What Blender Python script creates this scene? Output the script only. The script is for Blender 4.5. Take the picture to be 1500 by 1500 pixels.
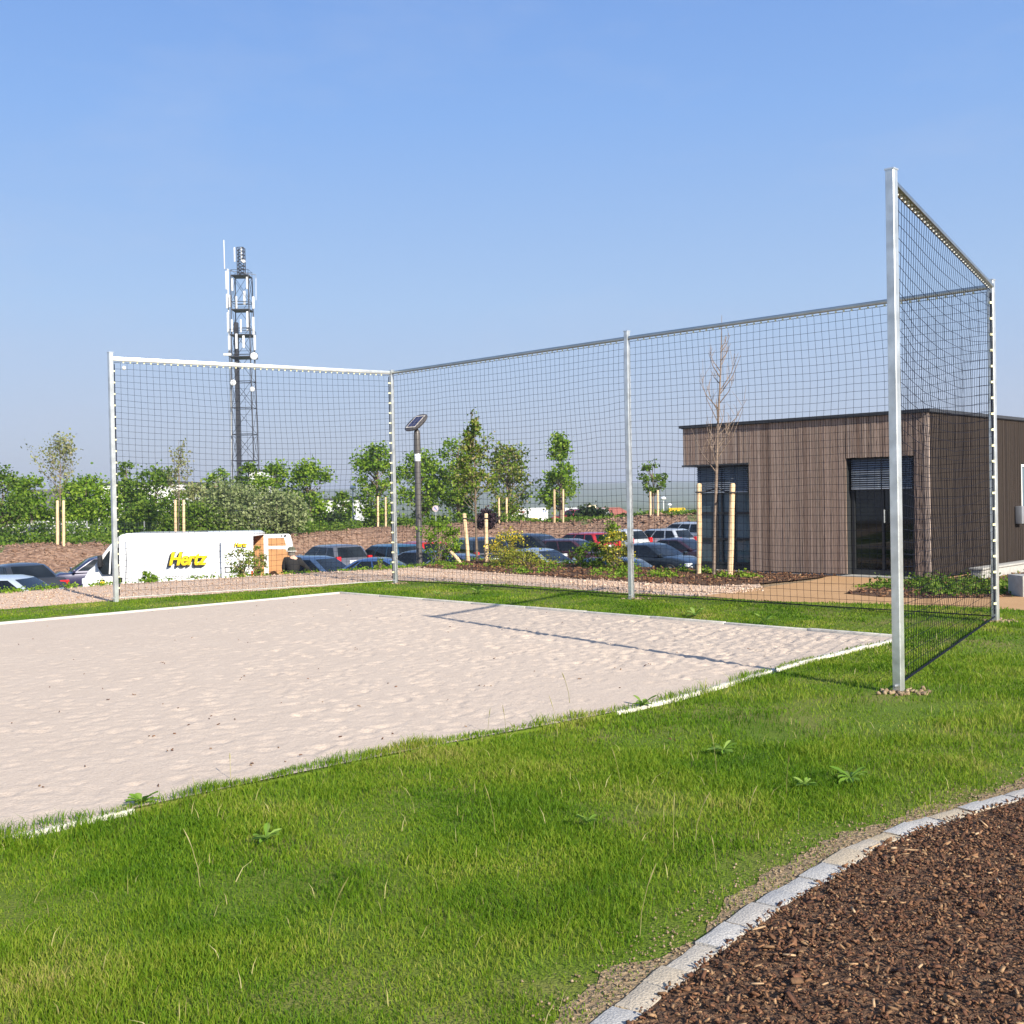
import bpy, bmesh, math, random
import numpy as np
from mathutils import Vector, Matrix

for o in list(bpy.data.objects):
    bpy.data.objects.remove(o)
SC = bpy.context.scene
COL = SC.collection
R = math.radians
PI = math.pi

# ------------------------------------------------------------------ camera
CAM_F, CAM_PITCH, CAM_ROLL, CAM_H = 1632.95, R(-0.741), R(-1.0846), 1.567
_F = np.array([0, math.cos(CAM_PITCH), math.sin(CAM_PITCH)])
_U0 = np.array([0, -math.sin(CAM_PITCH), math.cos(CAM_PITCH)])
_R0 = np.array([1.0, 0, 0])
_R = math.cos(CAM_ROLL) * _R0 + math.sin(CAM_ROLL) * _U0
_U = -math.sin(CAM_ROLL) * _R0 + math.cos(CAM_ROLL) * _U0
cam_data = bpy.data.cameras.new('camera')
cam = bpy.data.objects.new('camera', cam_data)
COL.objects.link(cam)
cam_data.sensor_fit = 'HORIZONTAL'
cam_data.sensor_width = 36.0
cam_data.lens = CAM_F / 1500.0 * 36.0
cam_data.clip_start = 0.05
cam_data.clip_end = 30000
M4 = Matrix.Identity(4)
for i in range(3):
    M4[i][0] = _R[i]; M4[i][1] = _U[i]; M4[i][2] = -_F[i]
M4[2][3] = CAM_H
cam.matrix_world = M4
SC.camera = cam

# ------------------------------------------------------------------ light
SUN_DIR = Vector((0.56, -0.829, 0.0)).normalized()
SUN_EL = R(28.5)
SUN_AZ = math.atan2(SUN_DIR.x, SUN_DIR.y)
world = bpy.data.worlds.new("World")
SC.world = world
world.use_nodes = True
wn = world.node_tree
wn.nodes.clear()
sky = wn.nodes.new('ShaderNodeTexSky')
sky.sky_type = 'NISHITA'
sky.sun_disc = False
sky.sun_elevation = SUN_EL
sky.sun_rotation = SUN_AZ
sky.air_density = 1.0
sky.dust_density = 0.6
sky.ozone_density = 2.2
bg = wn.nodes.new('ShaderNodeBackground')
bg.inputs['Strength'].default_value = 0.125
wo = wn.nodes.new('ShaderNodeOutputWorld')
# pale lavender band of a hazy morning sky low over the horizon, blended into the sky model
tc = wn.nodes.new('ShaderNodeTexCoord')
sp = wn.nodes.new('ShaderNodeSeparateXYZ')
wn.links.new(tc.outputs['Generated'], sp.inputs[0])
sr = wn.nodes.new('ShaderNodeValToRGB')
se = sr.color_ramp.elements
SKY = [(0.0, (1.95, 2.12, 2.72)), (.06, (1.86, 2.16, 2.95)), (.17, (1.56, 2.26, 3.45)), (.32, (1.0, 1.85, 3.6)), (.46, (.66, 1.42, 3.3))]
while len(se) < len(SKY): se.new(.5)
for e_, (p_, c_) in zip(se, SKY):
    e_.position = p_; e_.color = (*[v / 5 for v in c_], 1)
sc_ = wn.nodes.new('ShaderNodeVectorMath'); sc_.operation = 'SCALE'; sc_.inputs['Scale'].default_value = 5
wn.links.new(sp.outputs['Z'], sr.inputs[0]); wn.links.new(sr.outputs[0], sc_.inputs[0])
fr = wn.nodes.new('ShaderNodeMapRange')
fr.inputs['From Min'].default_value = .45; fr.inputs['From Max'].default_value = .85
fr.inputs['To Min'].default_value = .9; fr.inputs['To Max'].default_value = 0
wn.links.new(sp.outputs['Z'], fr.inputs[0])
sm_ = wn.nodes.new('ShaderNodeMix'); sm_.data_type = 'RGBA'
wn.links.new(fr.outputs[0], sm_.inputs['Factor'])
wn.links.new(sky.outputs[0], sm_.inputs[6]); wn.links.new(sc_.outputs[0], sm_.inputs[7])
cn = wn.nodes.new('ShaderNodeTexNoise'); cn.inputs['Scale'].default_value = 3.2; cn.inputs['Detail'].default_value = 7; cn.inputs['Roughness'].default_value = .6
cm = wn.nodes.new('ShaderNodeMapping'); cm.inputs['Scale'].default_value = (1, 1, 3.2); cm.inputs['Location'].default_value = (.35, .1, .2)
wn.links.new(tc.outputs['Generated'], cm.inputs['Vector']); wn.links.new(cm.outputs[0], cn.inputs['Vector'])
cr_ = wn.nodes.new('ShaderNodeMapRange'); cr_.inputs['From Min'].default_value = .50; cr_.inputs['From Max'].default_value = .78; cr_.inputs['To Max'].default_value = .22
wn.links.new(cn.outputs['Fac'], cr_.inputs[0])
cx_ = wn.nodes.new('ShaderNodeMix'); cx_.data_type = 'RGBA'; cx_.inputs[7].default_value = (2.5, 2.75, 3.4, 1)
wn.links.new(cr_.outputs[0], cx_.inputs['Factor']); wn.links.new(sm_.outputs[2], cx_.inputs[6])
wn.links.new(cx_.outputs[2], bg.inputs['Color'])
wn.links.new(bg.outputs[0], wo.inputs['Surface'])
sun_data = bpy.data.lights.new('sun', 'SUN')
sun_data.energy = 5.0
sun_data.angle = R(0.53)
sun_data.color = (1.0, 0.925, 0.80)
sun = bpy.data.objects.new('sun', sun_data)
COL.objects.link(sun)
sd = Vector((SUN_DIR.x * math.cos(SUN_EL), SUN_DIR.y * math.cos(SUN_EL), math.sin(SUN_EL)))
sun.rotation_euler = sd.to_track_quat('Z', 'Y').to_euler()
sun.location = (20, -30, 25)
SC.view_settings.view_transform = 'Standard'
SC.view_settings.look = 'None'
SC.view_settings.exposure = 0.92
SC.view_settings.gamma = 1.0

# ------------------------------------------------------------------ helpers
rng = np.random.default_rng(7)
RND = random.Random(11)

def G(px, py, z=0.0):
    d = _F + _R * (px - 750) / CAM_F - _U * (py - 750) / CAM_F
    t = (z - CAM_H) / d[2]
    return np.array([d[0] * t, d[1] * t])

def D(px, py, dist):
    d = _F + _R * (px - 750) / CAM_F - _U * (py - 750) / CAM_F
    t = dist / d[1]
    return np.array([d[0] * t, d[1] * t, d[2] * t + CAM_H])

def vn(x, y, s, seed=0):
    """smooth value noise 0..1"""
    x = np.asarray(x, float) / s; y = np.asarray(y, float) / s
    ix = np.floor(x).astype(np.int64); iy = np.floor(y).astype(np.int64)
    fx = x - ix; fy = y - iy
    fx = fx * fx * (3 - 2 * fx); fy = fy * fy * (3 - 2 * fy)
    def h(a, b):
        v = np.sin(a * 127.1 + b * 311.7 + seed * 74.7) * 43758.5453
        return v - np.floor(v)
    return (h(ix, iy) * (1 - fx) + h(ix + 1, iy) * fx) * (1 - fy) + (h(ix, iy + 1) * (1 - fx) + h(ix + 1, iy + 1) * fx) * fy

def inpoly(x, y, P):
    x = np.asarray(x, float); y = np.asarray(y, float)
    c = np.zeros(x.shape, bool)
    n = len(P)
    for i in range(n):
        x1, y1 = P[i]; x2, y2 = P[(i + 1) % n]
        if y1 == y2: continue
        m = ((y1 > y) != (y2 > y)) & (x < (x2 - x1) * (y - y1) / (y2 - y1) + x1)
        c ^= m
    return c

def dline(x, y, P, closed=False):
    x = np.asarray(x, float); y = np.asarray(y, float)
    best = np.full(x.shape, 1e9)
    n = len(P)
    for i in range(n if closed else n - 1):
        ax, ay = P[i]; bx, by = P[(i + 1) % n]
        dx, dy = bx - ax, by - ay
        t = np.clip(((x - ax) * dx + (y - ay) * dy) / (dx * dx + dy * dy + 1e-12), 0, 1)
        best = np.minimum(best, np.hypot(x - ax - t * dx, y - ay - t * dy))
    return best

def sm(t):
    t = np.clip(t, 0, 1)
    return t * t * (3 - 2 * t)

class MB:
    """collects shapes into one mesh"""
    def __init__(s):
        s.v = []; s.f = []; s.mi = []
    def add(s, vs, fs, mi=0):
        b = len(s.v)
        s.v += [tuple(float(c) for c in p) for p in vs]
        s.f += [tuple(b + i for i in f) for f in fs]
        s.mi += [mi] * len(fs)
        return s
    def box(s, c, size, ax=None, mi=0):
        hx, hy, hz = size[0] / 2, size[1] / 2, size[2] / 2
        vs = []
        for sx, sy, sz in ((-1,-1,-1),(1,-1,-1),(1,1,-1),(-1,1,-1),(-1,-1,1),(1,-1,1),(1,1,1),(-1,1,1)):
            p = np.array([sx * hx, sy * hy, sz * hz])
            if ax is not None:
                p = ax[0] * p[0] + ax[1] * p[1] + ax[2] * p[2]
            vs.append(p + np.array(c))
        return s.add(vs, [(0,3,2,1),(4,5,6,7),(0,1,5,4),(1,2,6,5),(2,3,7,6),(3,0,4,7)], mi)
    def tube(s, pts, rad, n=6, cap=True, mi=0):
        pts = [np.array(p, float) for p in pts]
        if not hasattr(rad, '__len__'): rad = [rad] * len(pts)
        rings = []
        up = None
        for i, p in enumerate(pts):
            t = pts[min(i + 1, len(pts) - 1)] - pts[max(i - 1, 0)]
            t = t / (np.linalg.norm(t) + 1e-12)
            if up is None:
                up = np.array([1.0, 0, 0]) if abs(t[2]) > .8 else np.array([0, 0, 1.0])
            a = np.cross(t, up); a /= np.linalg.norm(a) + 1e-12
            b = np.cross(a, t)
            up = b
            rings.append([p + rad[i] * (math.cos(2 * PI * k / n) * a + math.sin(2 * PI * k / n) * b) for k in range(n)])
        vs = [q for r in rings for q in r]
        fs = []
        for i in range(len(pts) - 1):
            for k in range(n):
                k2 = (k + 1) % n
                fs.append((i * n + k, i * n + k2, (i + 1) * n + k2, (i + 1) * n + k))
        if cap:
            fs.append(tuple(range(n))[::-1]); fs.append(tuple((len(pts) - 1) * n + k for k in range(n)))
        return s.add(vs, fs, mi)
    def prism(s, poly, vec, mi=0):
        n = len(poly); vec = np.array(vec, float)
        vs = [np.array(p, float) for p in poly] + [np.array(p, float) + vec for p in poly]
        fs = [tuple(range(n))[::-1], tuple(range(n, 2 * n))]
        for i in range(n):
            j = (i + 1) % n
            fs.append((i, j, n + j, n + i))
        return s.add(vs, fs, mi)
    def lathe(s, prof, c=(0, 0, 0), n=16, ax=None, mi=0):
        """prof: (r, h) pairs; axis z or given axes (a,b,axis)"""
        c = np.array(c, float)
        if ax is None: ax = (np.array([1., 0, 0]), np.array([0, 1., 0]), np.array([0, 0, 1.]))
        vs = []; fs = []
        for r, h in prof:
            for k in range(n):
                t = 2 * PI * k / n
                vs.append(c + ax[0] * r * math.cos(t) + ax[1] * r * math.sin(t) + ax[2] * h)
        for i in range(len(prof) - 1):
            for k in range(n):
                k2 = (k + 1) % n
                fs.append((i * n + k, i * n + k2, (i + 1) * n + k2, (i + 1) * n + k))
        fs.append(tuple(range(n))[::-1]); fs.append(tuple((len(prof) - 1) * n + k for k in range(n)))
        return s.add(vs, fs, mi)
    def build(s, name, mat, parent=None, smooth=False, bevel=0, angle=40):
        me = bpy.data.meshes.new(name)
        me.from_pydata(s.v, [], s.f)
        mats = mat if isinstance(mat, (list, tuple)) else [mat]
        for m in mats: me.materials.append(m)
        if len(mats) > 1:
            me.polygons.foreach_set('material_index', s.mi)
        me.validate(); me.update()
        if bevel:
            bm = bmesh.new(); bm.from_mesh(me)
            bmesh.ops.remove_doubles(bm, verts=bm.verts, dist=1e-5)
            es = [e for e in bm.edges if len(e.link_faces) == 2 and e.calc_face_angle(0) > R(28)]
            bmesh.ops.bevel(bm, geom=es, offset=bevel, segments=2, affect='EDGES', profile=.6, clamp_overlap=True)
            bm.to_mesh(me); bm.free()
            smooth = True
        if smooth:
            me.polygons.foreach_set('use_smooth', [True] * len(me.polygons))
            try: me.set_sharp_from_angle(angle=R(angle))
            except Exception: pass
        o = bpy.data.objects.new(name, me)
        COL.objects.link(o)
        if parent is not None: o.parent = parent
        return o

def bigmesh(name, V, F, mat, parent=None, smooth=False):
    """V (n,3); F (m,k) arrays"""
    me = bpy.data.meshes.new(name)
    V = np.asarray(V, np.float32)
    Fs = F if isinstance(F, list) else [F]
    me.vertices.add(len(V)); me.vertices.foreach_set('co', V.ravel())
    loops = np.concatenate([f.ravel() for f in Fs]).astype(np.int32)
    tot = np.concatenate([np.full(len(f), f.shape[1], np.int32) for f in Fs])
    start = np.concatenate([[0], np.cumsum(tot)[:-1]]).astype(np.int32)
    me.loops.add(len(loops)); me.loops.foreach_set('vertex_index', loops)
    me.polygons.add(len(tot)); me.polygons.foreach_set('loop_start', start); me.polygons.foreach_set('loop_total', tot)
    me.materials.append(mat)
    me.update(calc_edges=True); me.validate()
    if smooth: me.polygons.foreach_set('use_smooth', [True] * len(me.polygons))
    o = bpy.data.objects.new(name, me); COL.objects.link(o)
    if parent is not None: o.parent = parent
    return o

def tag(o, label, cat, group=None, kind=None):
    o['label'] = label; o['category'] = cat
    if group: o['group'] = group
    if kind: o['kind'] = kind
    return o

def struct(o, kind='structure'):
    o['kind'] = kind
    return o

def thing(name, label, cat, loc=(0, 0, 0), rz=0, group=None):
    o = bpy.data.objects.new(name, None); COL.objects.link(o)
    o.empty_display_size = .2
    o.location = [float(c) for c in loc]; o.rotation_euler = (0, 0, rz)
    return tag(o, label, cat, group)

# ------------------------------------------------------------------ materials
def nmat(name):
    m = bpy.data.materials.new(name); m.use_nodes = True
    nt = m.node_tree
    b = nt.nodes.get('Principled BSDF')
    return m, nt, b

def node(nt, typ, **kw):
    n = nt.nodes.new(typ)
    for k, v in kw.items():
        if k in n.inputs: n.inputs[k].default_value = v
        else: setattr(n, k, v)
    return n

def ramp(nt, fac, stops):
    r = nt.nodes.new('ShaderNodeValToRGB')
    el = r.color_ramp.elements
    while len(el) < len(stops): el.new(.5)
    for e, (p, c) in zip(el, stops):
        e.position = p; e.color = (*c, 1)
    nt.links.new(fac, r.inputs[0])
    return r.outputs[0]

def geocoord(nt):
    g = nt.nodes.new('ShaderNodeTexCoord')
    return g.outputs['Object']

def simple(name, col, rough=.6, metal=0, var=.12, scale=6, bump=0, coat=0, bscale=None, spec=.5):
    m, nt, b = nmat(name)
    n = node(nt, 'ShaderNodeTexNoise', Scale=scale, Detail=5.0)
    nt.links.new(geocoord(nt), n.inputs['Vector'])
    c = np.array(col)
    out = ramp(nt, n.outputs['Fac'], [(.3, tuple(c * (1 - var))), (.7, tuple(np.minimum(c * (1 + var), 1)))])
    nt.links.new(out, b.inputs['Base Color'])
    b.inputs['Roughness'].default_value = rough
    b.inputs['Metallic'].default_value = metal
    b.inputs['Specular IOR Level'].default_value = spec
    if coat:
        b.inputs['Coat Weight'].default_value = coat; b.inputs['Coat Roughness'].default_value = .06
    if bump:
        n2 = node(nt, 'ShaderNodeTexNoise', Scale=bscale or scale * 4, Detail=6.0)
        nt.links.new(geocoord(nt), n2.inputs['Vector'])
        bp = node(nt, 'ShaderNodeBump', Strength=bump, Distance=.02)
        nt.links.new(n2.outputs['Fac'], bp.inputs['Height']); nt.links.new(bp.outputs[0], b.inputs['Normal'])
    return m

def leafmat(name, cols, trans=.35, rough=.55, patch=None):
    """cols: ramp over random-per-island"""
    m, nt, b = nmat(name)
    g = nt.nodes.new('ShaderNodeNewGeometry')
    k = len(cols)
    fac = g.outputs['Random Per Island']
    if patch:
        n = node(nt, 'ShaderNodeTexNoise', Scale=patch, Detail=3.0)
        nt.links.new(geocoord(nt), n.inputs['Vector'])
        mx = node(nt, 'ShaderNodeMath', operation='MULTIPLY_ADD')
        nt.links.new(n.outputs['Fac'], mx.inputs[0]); mx.inputs[1].default_value = 3.2; mx.inputs[2].default_value = -1.1
        av = node(nt, 'ShaderNodeMath', operation='ADD')
        nt.links.new(mx.outputs[0], av.inputs[0]); nt.links.new(fac, av.inputs[1])
        hv = node(nt, 'ShaderNodeMath', operation='MULTIPLY'); hv.inputs[1].default_value = .5
        nt.links.new(av.outputs[0], hv.inputs[0]); fac = hv.outputs[0]
    col = ramp(nt, fac, [(i / (k - 1), c) for i, c in enumerate(cols)])
    nt.links.new(col, b.inputs['Base Color'])
    b.inputs['Roughness'].default_value = rough
    b.inputs['Specular IOR Level'].default_value = .18
    t = nt.nodes.new('ShaderNodeBsdfTranslucent')
    nt.links.new(col, t.inputs['Color'])
    mix = nt.nodes.new('ShaderNodeMixShader'); mix.inputs[0].default_value = trans
    nt.links.new(b.outputs[0], mix.inputs[1]); nt.links.new(t.outputs[0], mix.inputs[2])
    nt.links.new(mix.outputs[0], nt.nodes['Material Output'].inputs['Surface'])
    return m

def islandmat(name, cols, rough=.8, bump=.0, scale=40, stretch=None):
    m, nt, b = nmat(name)
    g = nt.nodes.new('ShaderNodeNewGeometry')
    k = len(cols)
    col = ramp(nt, g.outputs['Random Per Island'], [(i / (k - 1), c) for i, c in enumerate(cols)])
    n = node(nt, 'ShaderNodeTexNoise', Scale=scale, Detail=6.0)
    mp = nt.nodes.new('ShaderNodeMapping')
    if stretch: mp.inputs['Scale'].default_value = stretch
    nt.links.new(geocoord(nt), mp.inputs['Vector']); nt.links.new(mp.outputs[0], n.inputs['Vector'])
    shade = ramp(nt, n.outputs['Fac'], [(.3, (.72, .72, .72)), (.7, (1.15, 1.15, 1.15))])
    mx = node(nt, 'ShaderNodeMix', data_type='RGBA', blend_type='MULTIPLY')
    mx.inputs['Factor'].default_value = 1
    nt.links.new(col, mx.inputs[6]); nt.links.new(shade, mx.inputs[7])
    nt.links.new(mx.outputs[2], b.inputs['Base Color'])
    b.inputs['Roughness'].default_value = rough
    b.inputs['Specular IOR Level'].default_value = .3
    if bump:
        bp = node(nt, 'ShaderNodeBump', Strength=bump, Distance=.01)
        nt.links.new(n.outputs['Fac'], bp.inputs['Height']); nt.links.new(bp.outputs[0], b.inputs['Normal'])
    return m

def groundmat(name, layers, rough=.95, bump=.3, bscale=60, bdist=.02):
    """layers: list of (scale, detail, [(pos, col)...], factor) multiplied/mixed"""
    m, nt, b = nmat(name)
    cur = None
    for (sc, det, stops, fac) in layers:
        n = node(nt, 'ShaderNodeTexNoise', Scale=sc, Detail=det)
        nt.links.new(geocoord(nt), n.inputs['Vector'])
        c = ramp(nt, n.outputs['Fac'], stops)
        if cur is None: cur = c
        else:
            mx = node(nt, 'ShaderNodeMix', data_type='RGBA', blend_type='MIX')
            mx.inputs['Factor'].default_value = fac
            nt.links.new(cur, mx.inputs[6]); nt.links.new(c, mx.inputs[7])
            cur = mx.outputs[2]
    nt.links.new(cur, b.inputs['Base Color'])
    b.inputs['Roughness'].default_value = rough
    b.inputs['Specular IOR Level'].default_value = .2
    n2 = node(nt, 'ShaderNodeTexNoise', Scale=bscale, Detail=6.0)
    nt.links.new(geocoord(nt), n2.inputs['Vector'])
    bp = node(nt, 'ShaderNodeBump', Strength=bump, Distance=bdist)
    nt.links.new(n2.outputs['Fac'], bp.inputs['Height']); nt.links.new(bp.outputs[0], b.inputs['Normal'])
    return m

def glassmat(name, col=(.015, .02, .024), rough=.04):
    m, nt, b = nmat(name)
    n = node(nt, 'ShaderNodeTexNoise', Scale=.8, Detail=1.0)
    nt.links.new(geocoord(nt), n.inputs['Vector'])
    c = np.array(col)
    nt.links.new(ramp(nt, n.outputs['Fac'], [(.35, tuple(c * .6)), (.65, tuple(c * 1.5))]), b.inputs['Base Color'])
    b.inputs['Roughness'].default_value = rough
    b.inputs['Specular IOR Level'].default_value = .38
    return m

M = {}
M['sand'] = groundmat('sand', [
    (1.3, 4, [(.3, (.455, .37, .295)), (.7, (.525, .435, .35))], 1),
    (55, 6, [(.3, (.38, .30, .24)), (.5, (.50, .41, .335)), (.72, (.62, .53, .45))], .5),
    (170, 2, [(.3, (.28, .21, .17)), (.42, (.50, .41, .335)), (.62, (.50, .41, .335)), (.75, (.72, .65, .58))], .45)],
    bump=.55, bscale=48, bdist=.012)
M['soil_lawn'] = groundmat('lawn_soil', [
    (1.1, 5, [(.3, (.08, .16, .008)), (.50, (.13, .17, .018)), (.64, (.27, .20, .085))], 1),
    (80, 6, [(.3, (.03, .07, .004)), (.7, (.15, .21, .02))], .55)], bump=.6, bscale=70, bdist=.03)
M['gravel'] = groundmat('gravel', [
    (1.2, 4, [(.3, (.55, .39, .275)), (.7, (.64, .47, .345))], 1),
    (38, 4, [(.35, (.36, .24, .17)), (.5, (.60, .44, .32)), (.68, (.76, .62, .50))], .6)], bump=.7, bscale=45, bdist=.03)
M['orange_path'] = groundmat('orange_path', [
    (1.5, 4, [(.3, (.40, .23, .105)), (.7, (.47, .28, .14))], 1),
    (90, 5, [(.35, (.30, .17, .08)), (.7, (.54, .36, .20))], .4)], bump=.3, bscale=90, bdist=.01)
M['mulch'] = groundmat('mulch', [
    (2.0, 5, [(.3, (.085, .046, .028)), (.7, (.14, .078, .046))], 1),
    (30, 6, [(.32, (.035, .02, .012)), (.5, (.11, .06, .036)), (.68, (.24, .15, .09))], .65)], bump=1.0, bscale=34, bdist=.05)
M['earth_bank'] = groundmat('earth_bank', [
    (.35, 5, [(.3, (.20, .12, .08)), (.55, (.25, .155, .105)), (.75, (.30, .20, .135))], 1),
    (4.5, 8, [(.34, (.10, .058, .04)), (.5, (.24, .145, .10)), (.66, (.38, .26, .19))], .6)], bump=1.0, bscale=4, bdist=.25)
M['asphalt'] = groundmat('asphalt', [(2, 5, [(.3, (.045, .045, .047)), (.7, (.065, .064, .062))], 1)], bump=.2)
M['meadow'] = groundmat('meadow', [
    (.02, 6, [(.3, (.07, .11, .035)), (.5, (.11, .13, .05)), (.7, (.20, .18, .09))], 1),
    (.5, 5, [(.3, (.05, .085, .02)), (.7, (.12, .15, .05))], .4)], bump=.5, bscale=2, bdist=.2)
M['bed_soil'] = groundmat('bed_soil', [
    (2.0, 5, [(.3, (.24, .17, .10)), (.7, (.31, .23, .14))], 1),
    (45, 6, [(.32, (.14, .095, .055)), (.5, (.28, .20, .12)), (.7, (.42, .32, .21))], .5)], bump=1.0, bscale=45, bdist=.03)
M['kerb_white'] = simple('kerb_white', (.54, .51, .45), .85, var=.16, scale=5, bump=.3)
M['granite'] = islandmat('granite', [(.36, .355, .35), (.45, .43, .40), (.46, .37, .25), (.40, .395, .39)], .9, bump=.55, scale=120)
M['alu'] = simple('aluminium', (.60, .62, .61), .36, metal=.72, var=.2, scale=7, bump=.08)
M['alu_groove'] = simple('aluminium_groove', (.10, .10, .10), .6, var=.1)
M['alu_rail_shaded'] = simple('shaded_rail_aluminium', (.40, .41, .39), .3, metal=.95, var=.08, scale=5)  # darker aluminium for rails turned from the sun; their shade is in the colour
M['net'] = simple('net_cord', (.010, .012, .022), .95, var=.2, spec=.05)
M['rope_white'] = simple('rope_white', (.6, .6, .58), .8)
M['clip'] = simple('clip_plastic', (.78, .74, .45), .5)
M['white_paint'] = simple('white_paint', (.80, .80, .80), .28, coat=.5, var=.02)
M['white_far'] = simple('white_cladding', (.72, .72, .70), .6, var=.05, scale=.6)
M['plywood'] = simple('plywood', (.46, .235, .10), .7, var=.14, scale=4)
M['black_plastic'] = simple('black_plastic', (.018, .018, .02), .5)
M['rubber'] = simple('rubber', (.02, .02, .02), .85)
M['rim'] = simple('rim_metal', (.45, .46, .47), .35, metal=.8)
M['car_glass'] = glassmat('car_glass', (.010, .013, .016), .05)
M['win_glass'] = glassmat('window_glass', (.06, .095, .115), .03)
M['door_glass'] = glassmat('door_glass', (.006, .008, .008), .03)
M['frame_dark'] = simple('dark_frame', (.02, .022, .024), .5)
M['blind'] = simple('blind_slat', (.34, .38, .44), .45, metal=.3)
M['red_light'] = simple('red_lens', (.55, .012, .015), .2, coat=.5)
M['lamp_lens'] = simple('clear_lens', (.62, .65, .68), .15, coat=.6)
M['amber'] = simple('amber_lens', (.75, .25, .02), .25)
M['plate'] = simple('plate_white', (.75, .75, .72), .5)
M['yellow'] = simple('logo_yellow', (.85, .58, .01), .5, var=.02)
M['black_ink'] = simple('black_ink', (.015, .014, .014), .6)
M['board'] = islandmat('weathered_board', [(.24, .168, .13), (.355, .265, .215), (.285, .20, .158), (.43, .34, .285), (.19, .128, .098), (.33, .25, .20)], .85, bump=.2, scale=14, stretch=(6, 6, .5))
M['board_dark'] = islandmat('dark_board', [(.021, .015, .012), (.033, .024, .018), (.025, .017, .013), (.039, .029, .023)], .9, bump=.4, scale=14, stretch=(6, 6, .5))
M['coping'] = simple('roof_coping', (.03, .032, .036), .5)
M['concrete'] = simple('concrete', (.36, .35, .32), .85, var=.12, scale=8, bump=.3)
M['stake'] = simple('peeled_stake', (.62, .44, .26), .75, var=.2, scale=9, bump=.3)
M['bark'] = simple('tree_bark', (.17, .125, .09), .9, var=.3, scale=14, bump=.5)
M['bark_pale'] = simple('pale_bark', (.33, .25, .155), .9, var=.25, scale=14, bump=.4)
M['bark_mid'] = simple('mid_bark', (.20, .15, .115), .9, var=.3, scale=14, bump=.4)
M['twig'] = simple('twig', (.16, .10, .085), .9)
M['strap'] = simple('tie_strap', (.02, .02, .02), .8)
M['steel'] = simple('galvanised_steel', (.30, .31, .33), .5, metal=.5)
M['steel_dark'] = simple('dark_steel', (.03, .03, .035), .55, metal=.3)
M['antenna'] = simple('antenna_cover', (.62, .62, .62), .5)
M['pole_dark'] = simple('dark_pole', (.075, .068, .064), .45)
M['solar'] = simple('solar_cell', (.035, .03, .07), .25, coat=.4, scale=30, var=.3)
M['lamp_frame'] = simple('lamp_frame', (.55, .5, .43), .5)
M['red_roof'] = simple('red_roof', (.36, .11, .07), .85, scale=1.5)
M['brown_wall'] = simple('brown_wall', (.20, .13, .10), .85, scale=1)
M['grey_roof'] = simple('slate_roof', (.10, .095, .10), .8)
M['yellow_paint'] = simple('yellow_paint', (.75, .48, .02), .5)
M['leaf_fresh'] = leafmat('leaf_fresh', [(.085, .18, .012), (.138, .25, .017), (.205, .325, .026), (.30, .40, .05)], trans=.42)
M['leaf_mid'] = leafmat('leaf_mid', [(.052, .112, .012), (.09, .168, .016), (.14, .23, .024), (.21, .29, .045)], trans=.42)
M['leaf_dark'] = leafmat('leaf_dark', [(.015, .032, .012), (.03, .052, .018), (.045, .07, .022)], trans=.2)
M['leaf_silver'] = leafmat('leaf_silver', [(.12, .175, .06), (.20, .25, .095), (.28, .33, .14), (.36, .40, .2)], trans=.4)
M['leaf_pale'] = leafmat('leaf_pale', [(0.137, 0.172, 0.057), (0.211, 0.241, 0.086), (0.310, 0.322, 0.138), (0.373, 0.345, 0.184)])
M['leaf_red'] = leafmat('leaf_red', [(.025, .018, .022), (.05, .028, .035), (.07, .04, .045)], trans=.2)
M['leaf_mix'] = leafmat('leaf_mix', [(.08, .165, .012), (.13, .22, .018), (.20, .28, .03), (.28, .30, .06), (.36, .29, .15)], trans=.42)
M['leaf_yellow'] = leafmat('leaf_yellow', [(0.130, 0.180, 0.024), (0.259, 0.276, 0.030), (0.415, 0.360, 0.048)])
M['flower_yellow'] = leafmat('flower_yellow', [(.60, .44, .02), (.75, .58, .03), (.80, .68, .20)])
M['flower_white'] = leafmat('flower_white', [(.6, .6, .55), (.75, .75, .7), (.8, .8, .78)])
M['grass'] = leafmat('grass_blade', [(.045, .115, .006), (.085, .185, .008), (.150, .255, .012), (.25, .315, .030), (.40, .35, .11)], trans=.45, rough=.6, patch=1.0)
M['dry_grass'] = leafmat('dry_grass', [(.25, .24, .08), (.36, .33, .13), (.45, .40, .2)], trans=.3)
M['weed'] = leafmat('weed_leaf', [(.14, .27, .03), (.20, .34, .05), (.28, .40, .09)], trans=.4)
M['chip'] = islandmat('bark_chip', [(.045, .020, .012), (.10, .044, .024), (.15, .068, .036), (.24, .125, .062), (.075, .034, .018), (.34, .21, .11)], .85, bump=.5, scale=60)
M['chip_pale'] = islandmat('wood_chip', [(.34, .21, .11), (.45, .30, .17), (.5, .36, .22)], .85)
M['pebble'] = islandmat('pebble', [(.34, .23, .165), (.48, .34, .25), (.58, .44, .34), (.42, .30, .22)], .85)
M['crumb'] = islandmat('soil_crumb', [(.17, .12, .07), (.25, .18, .11), (.33, .25, .16)], .95)
M['clod'] = islandmat('earth_clod', [(.16, .09, .06), (.23, .14, .095), (.33, .22, .16)], .95)
M['skin'] = simple('skin', (.52, .32, .23), .55)
M['cloth_black'] = simple('black_cloth', (.012, .011, .011), .9)
M['cloth_olive'] = simple('olive_cloth', (.10, .105, .07), .9)
M['hair'] = simple('grey_hair', (.16, .14, .12), .8)

def paint(name, col):
    return simple(name, col, .3, metal=.15, coat=.8, var=.03)

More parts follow.
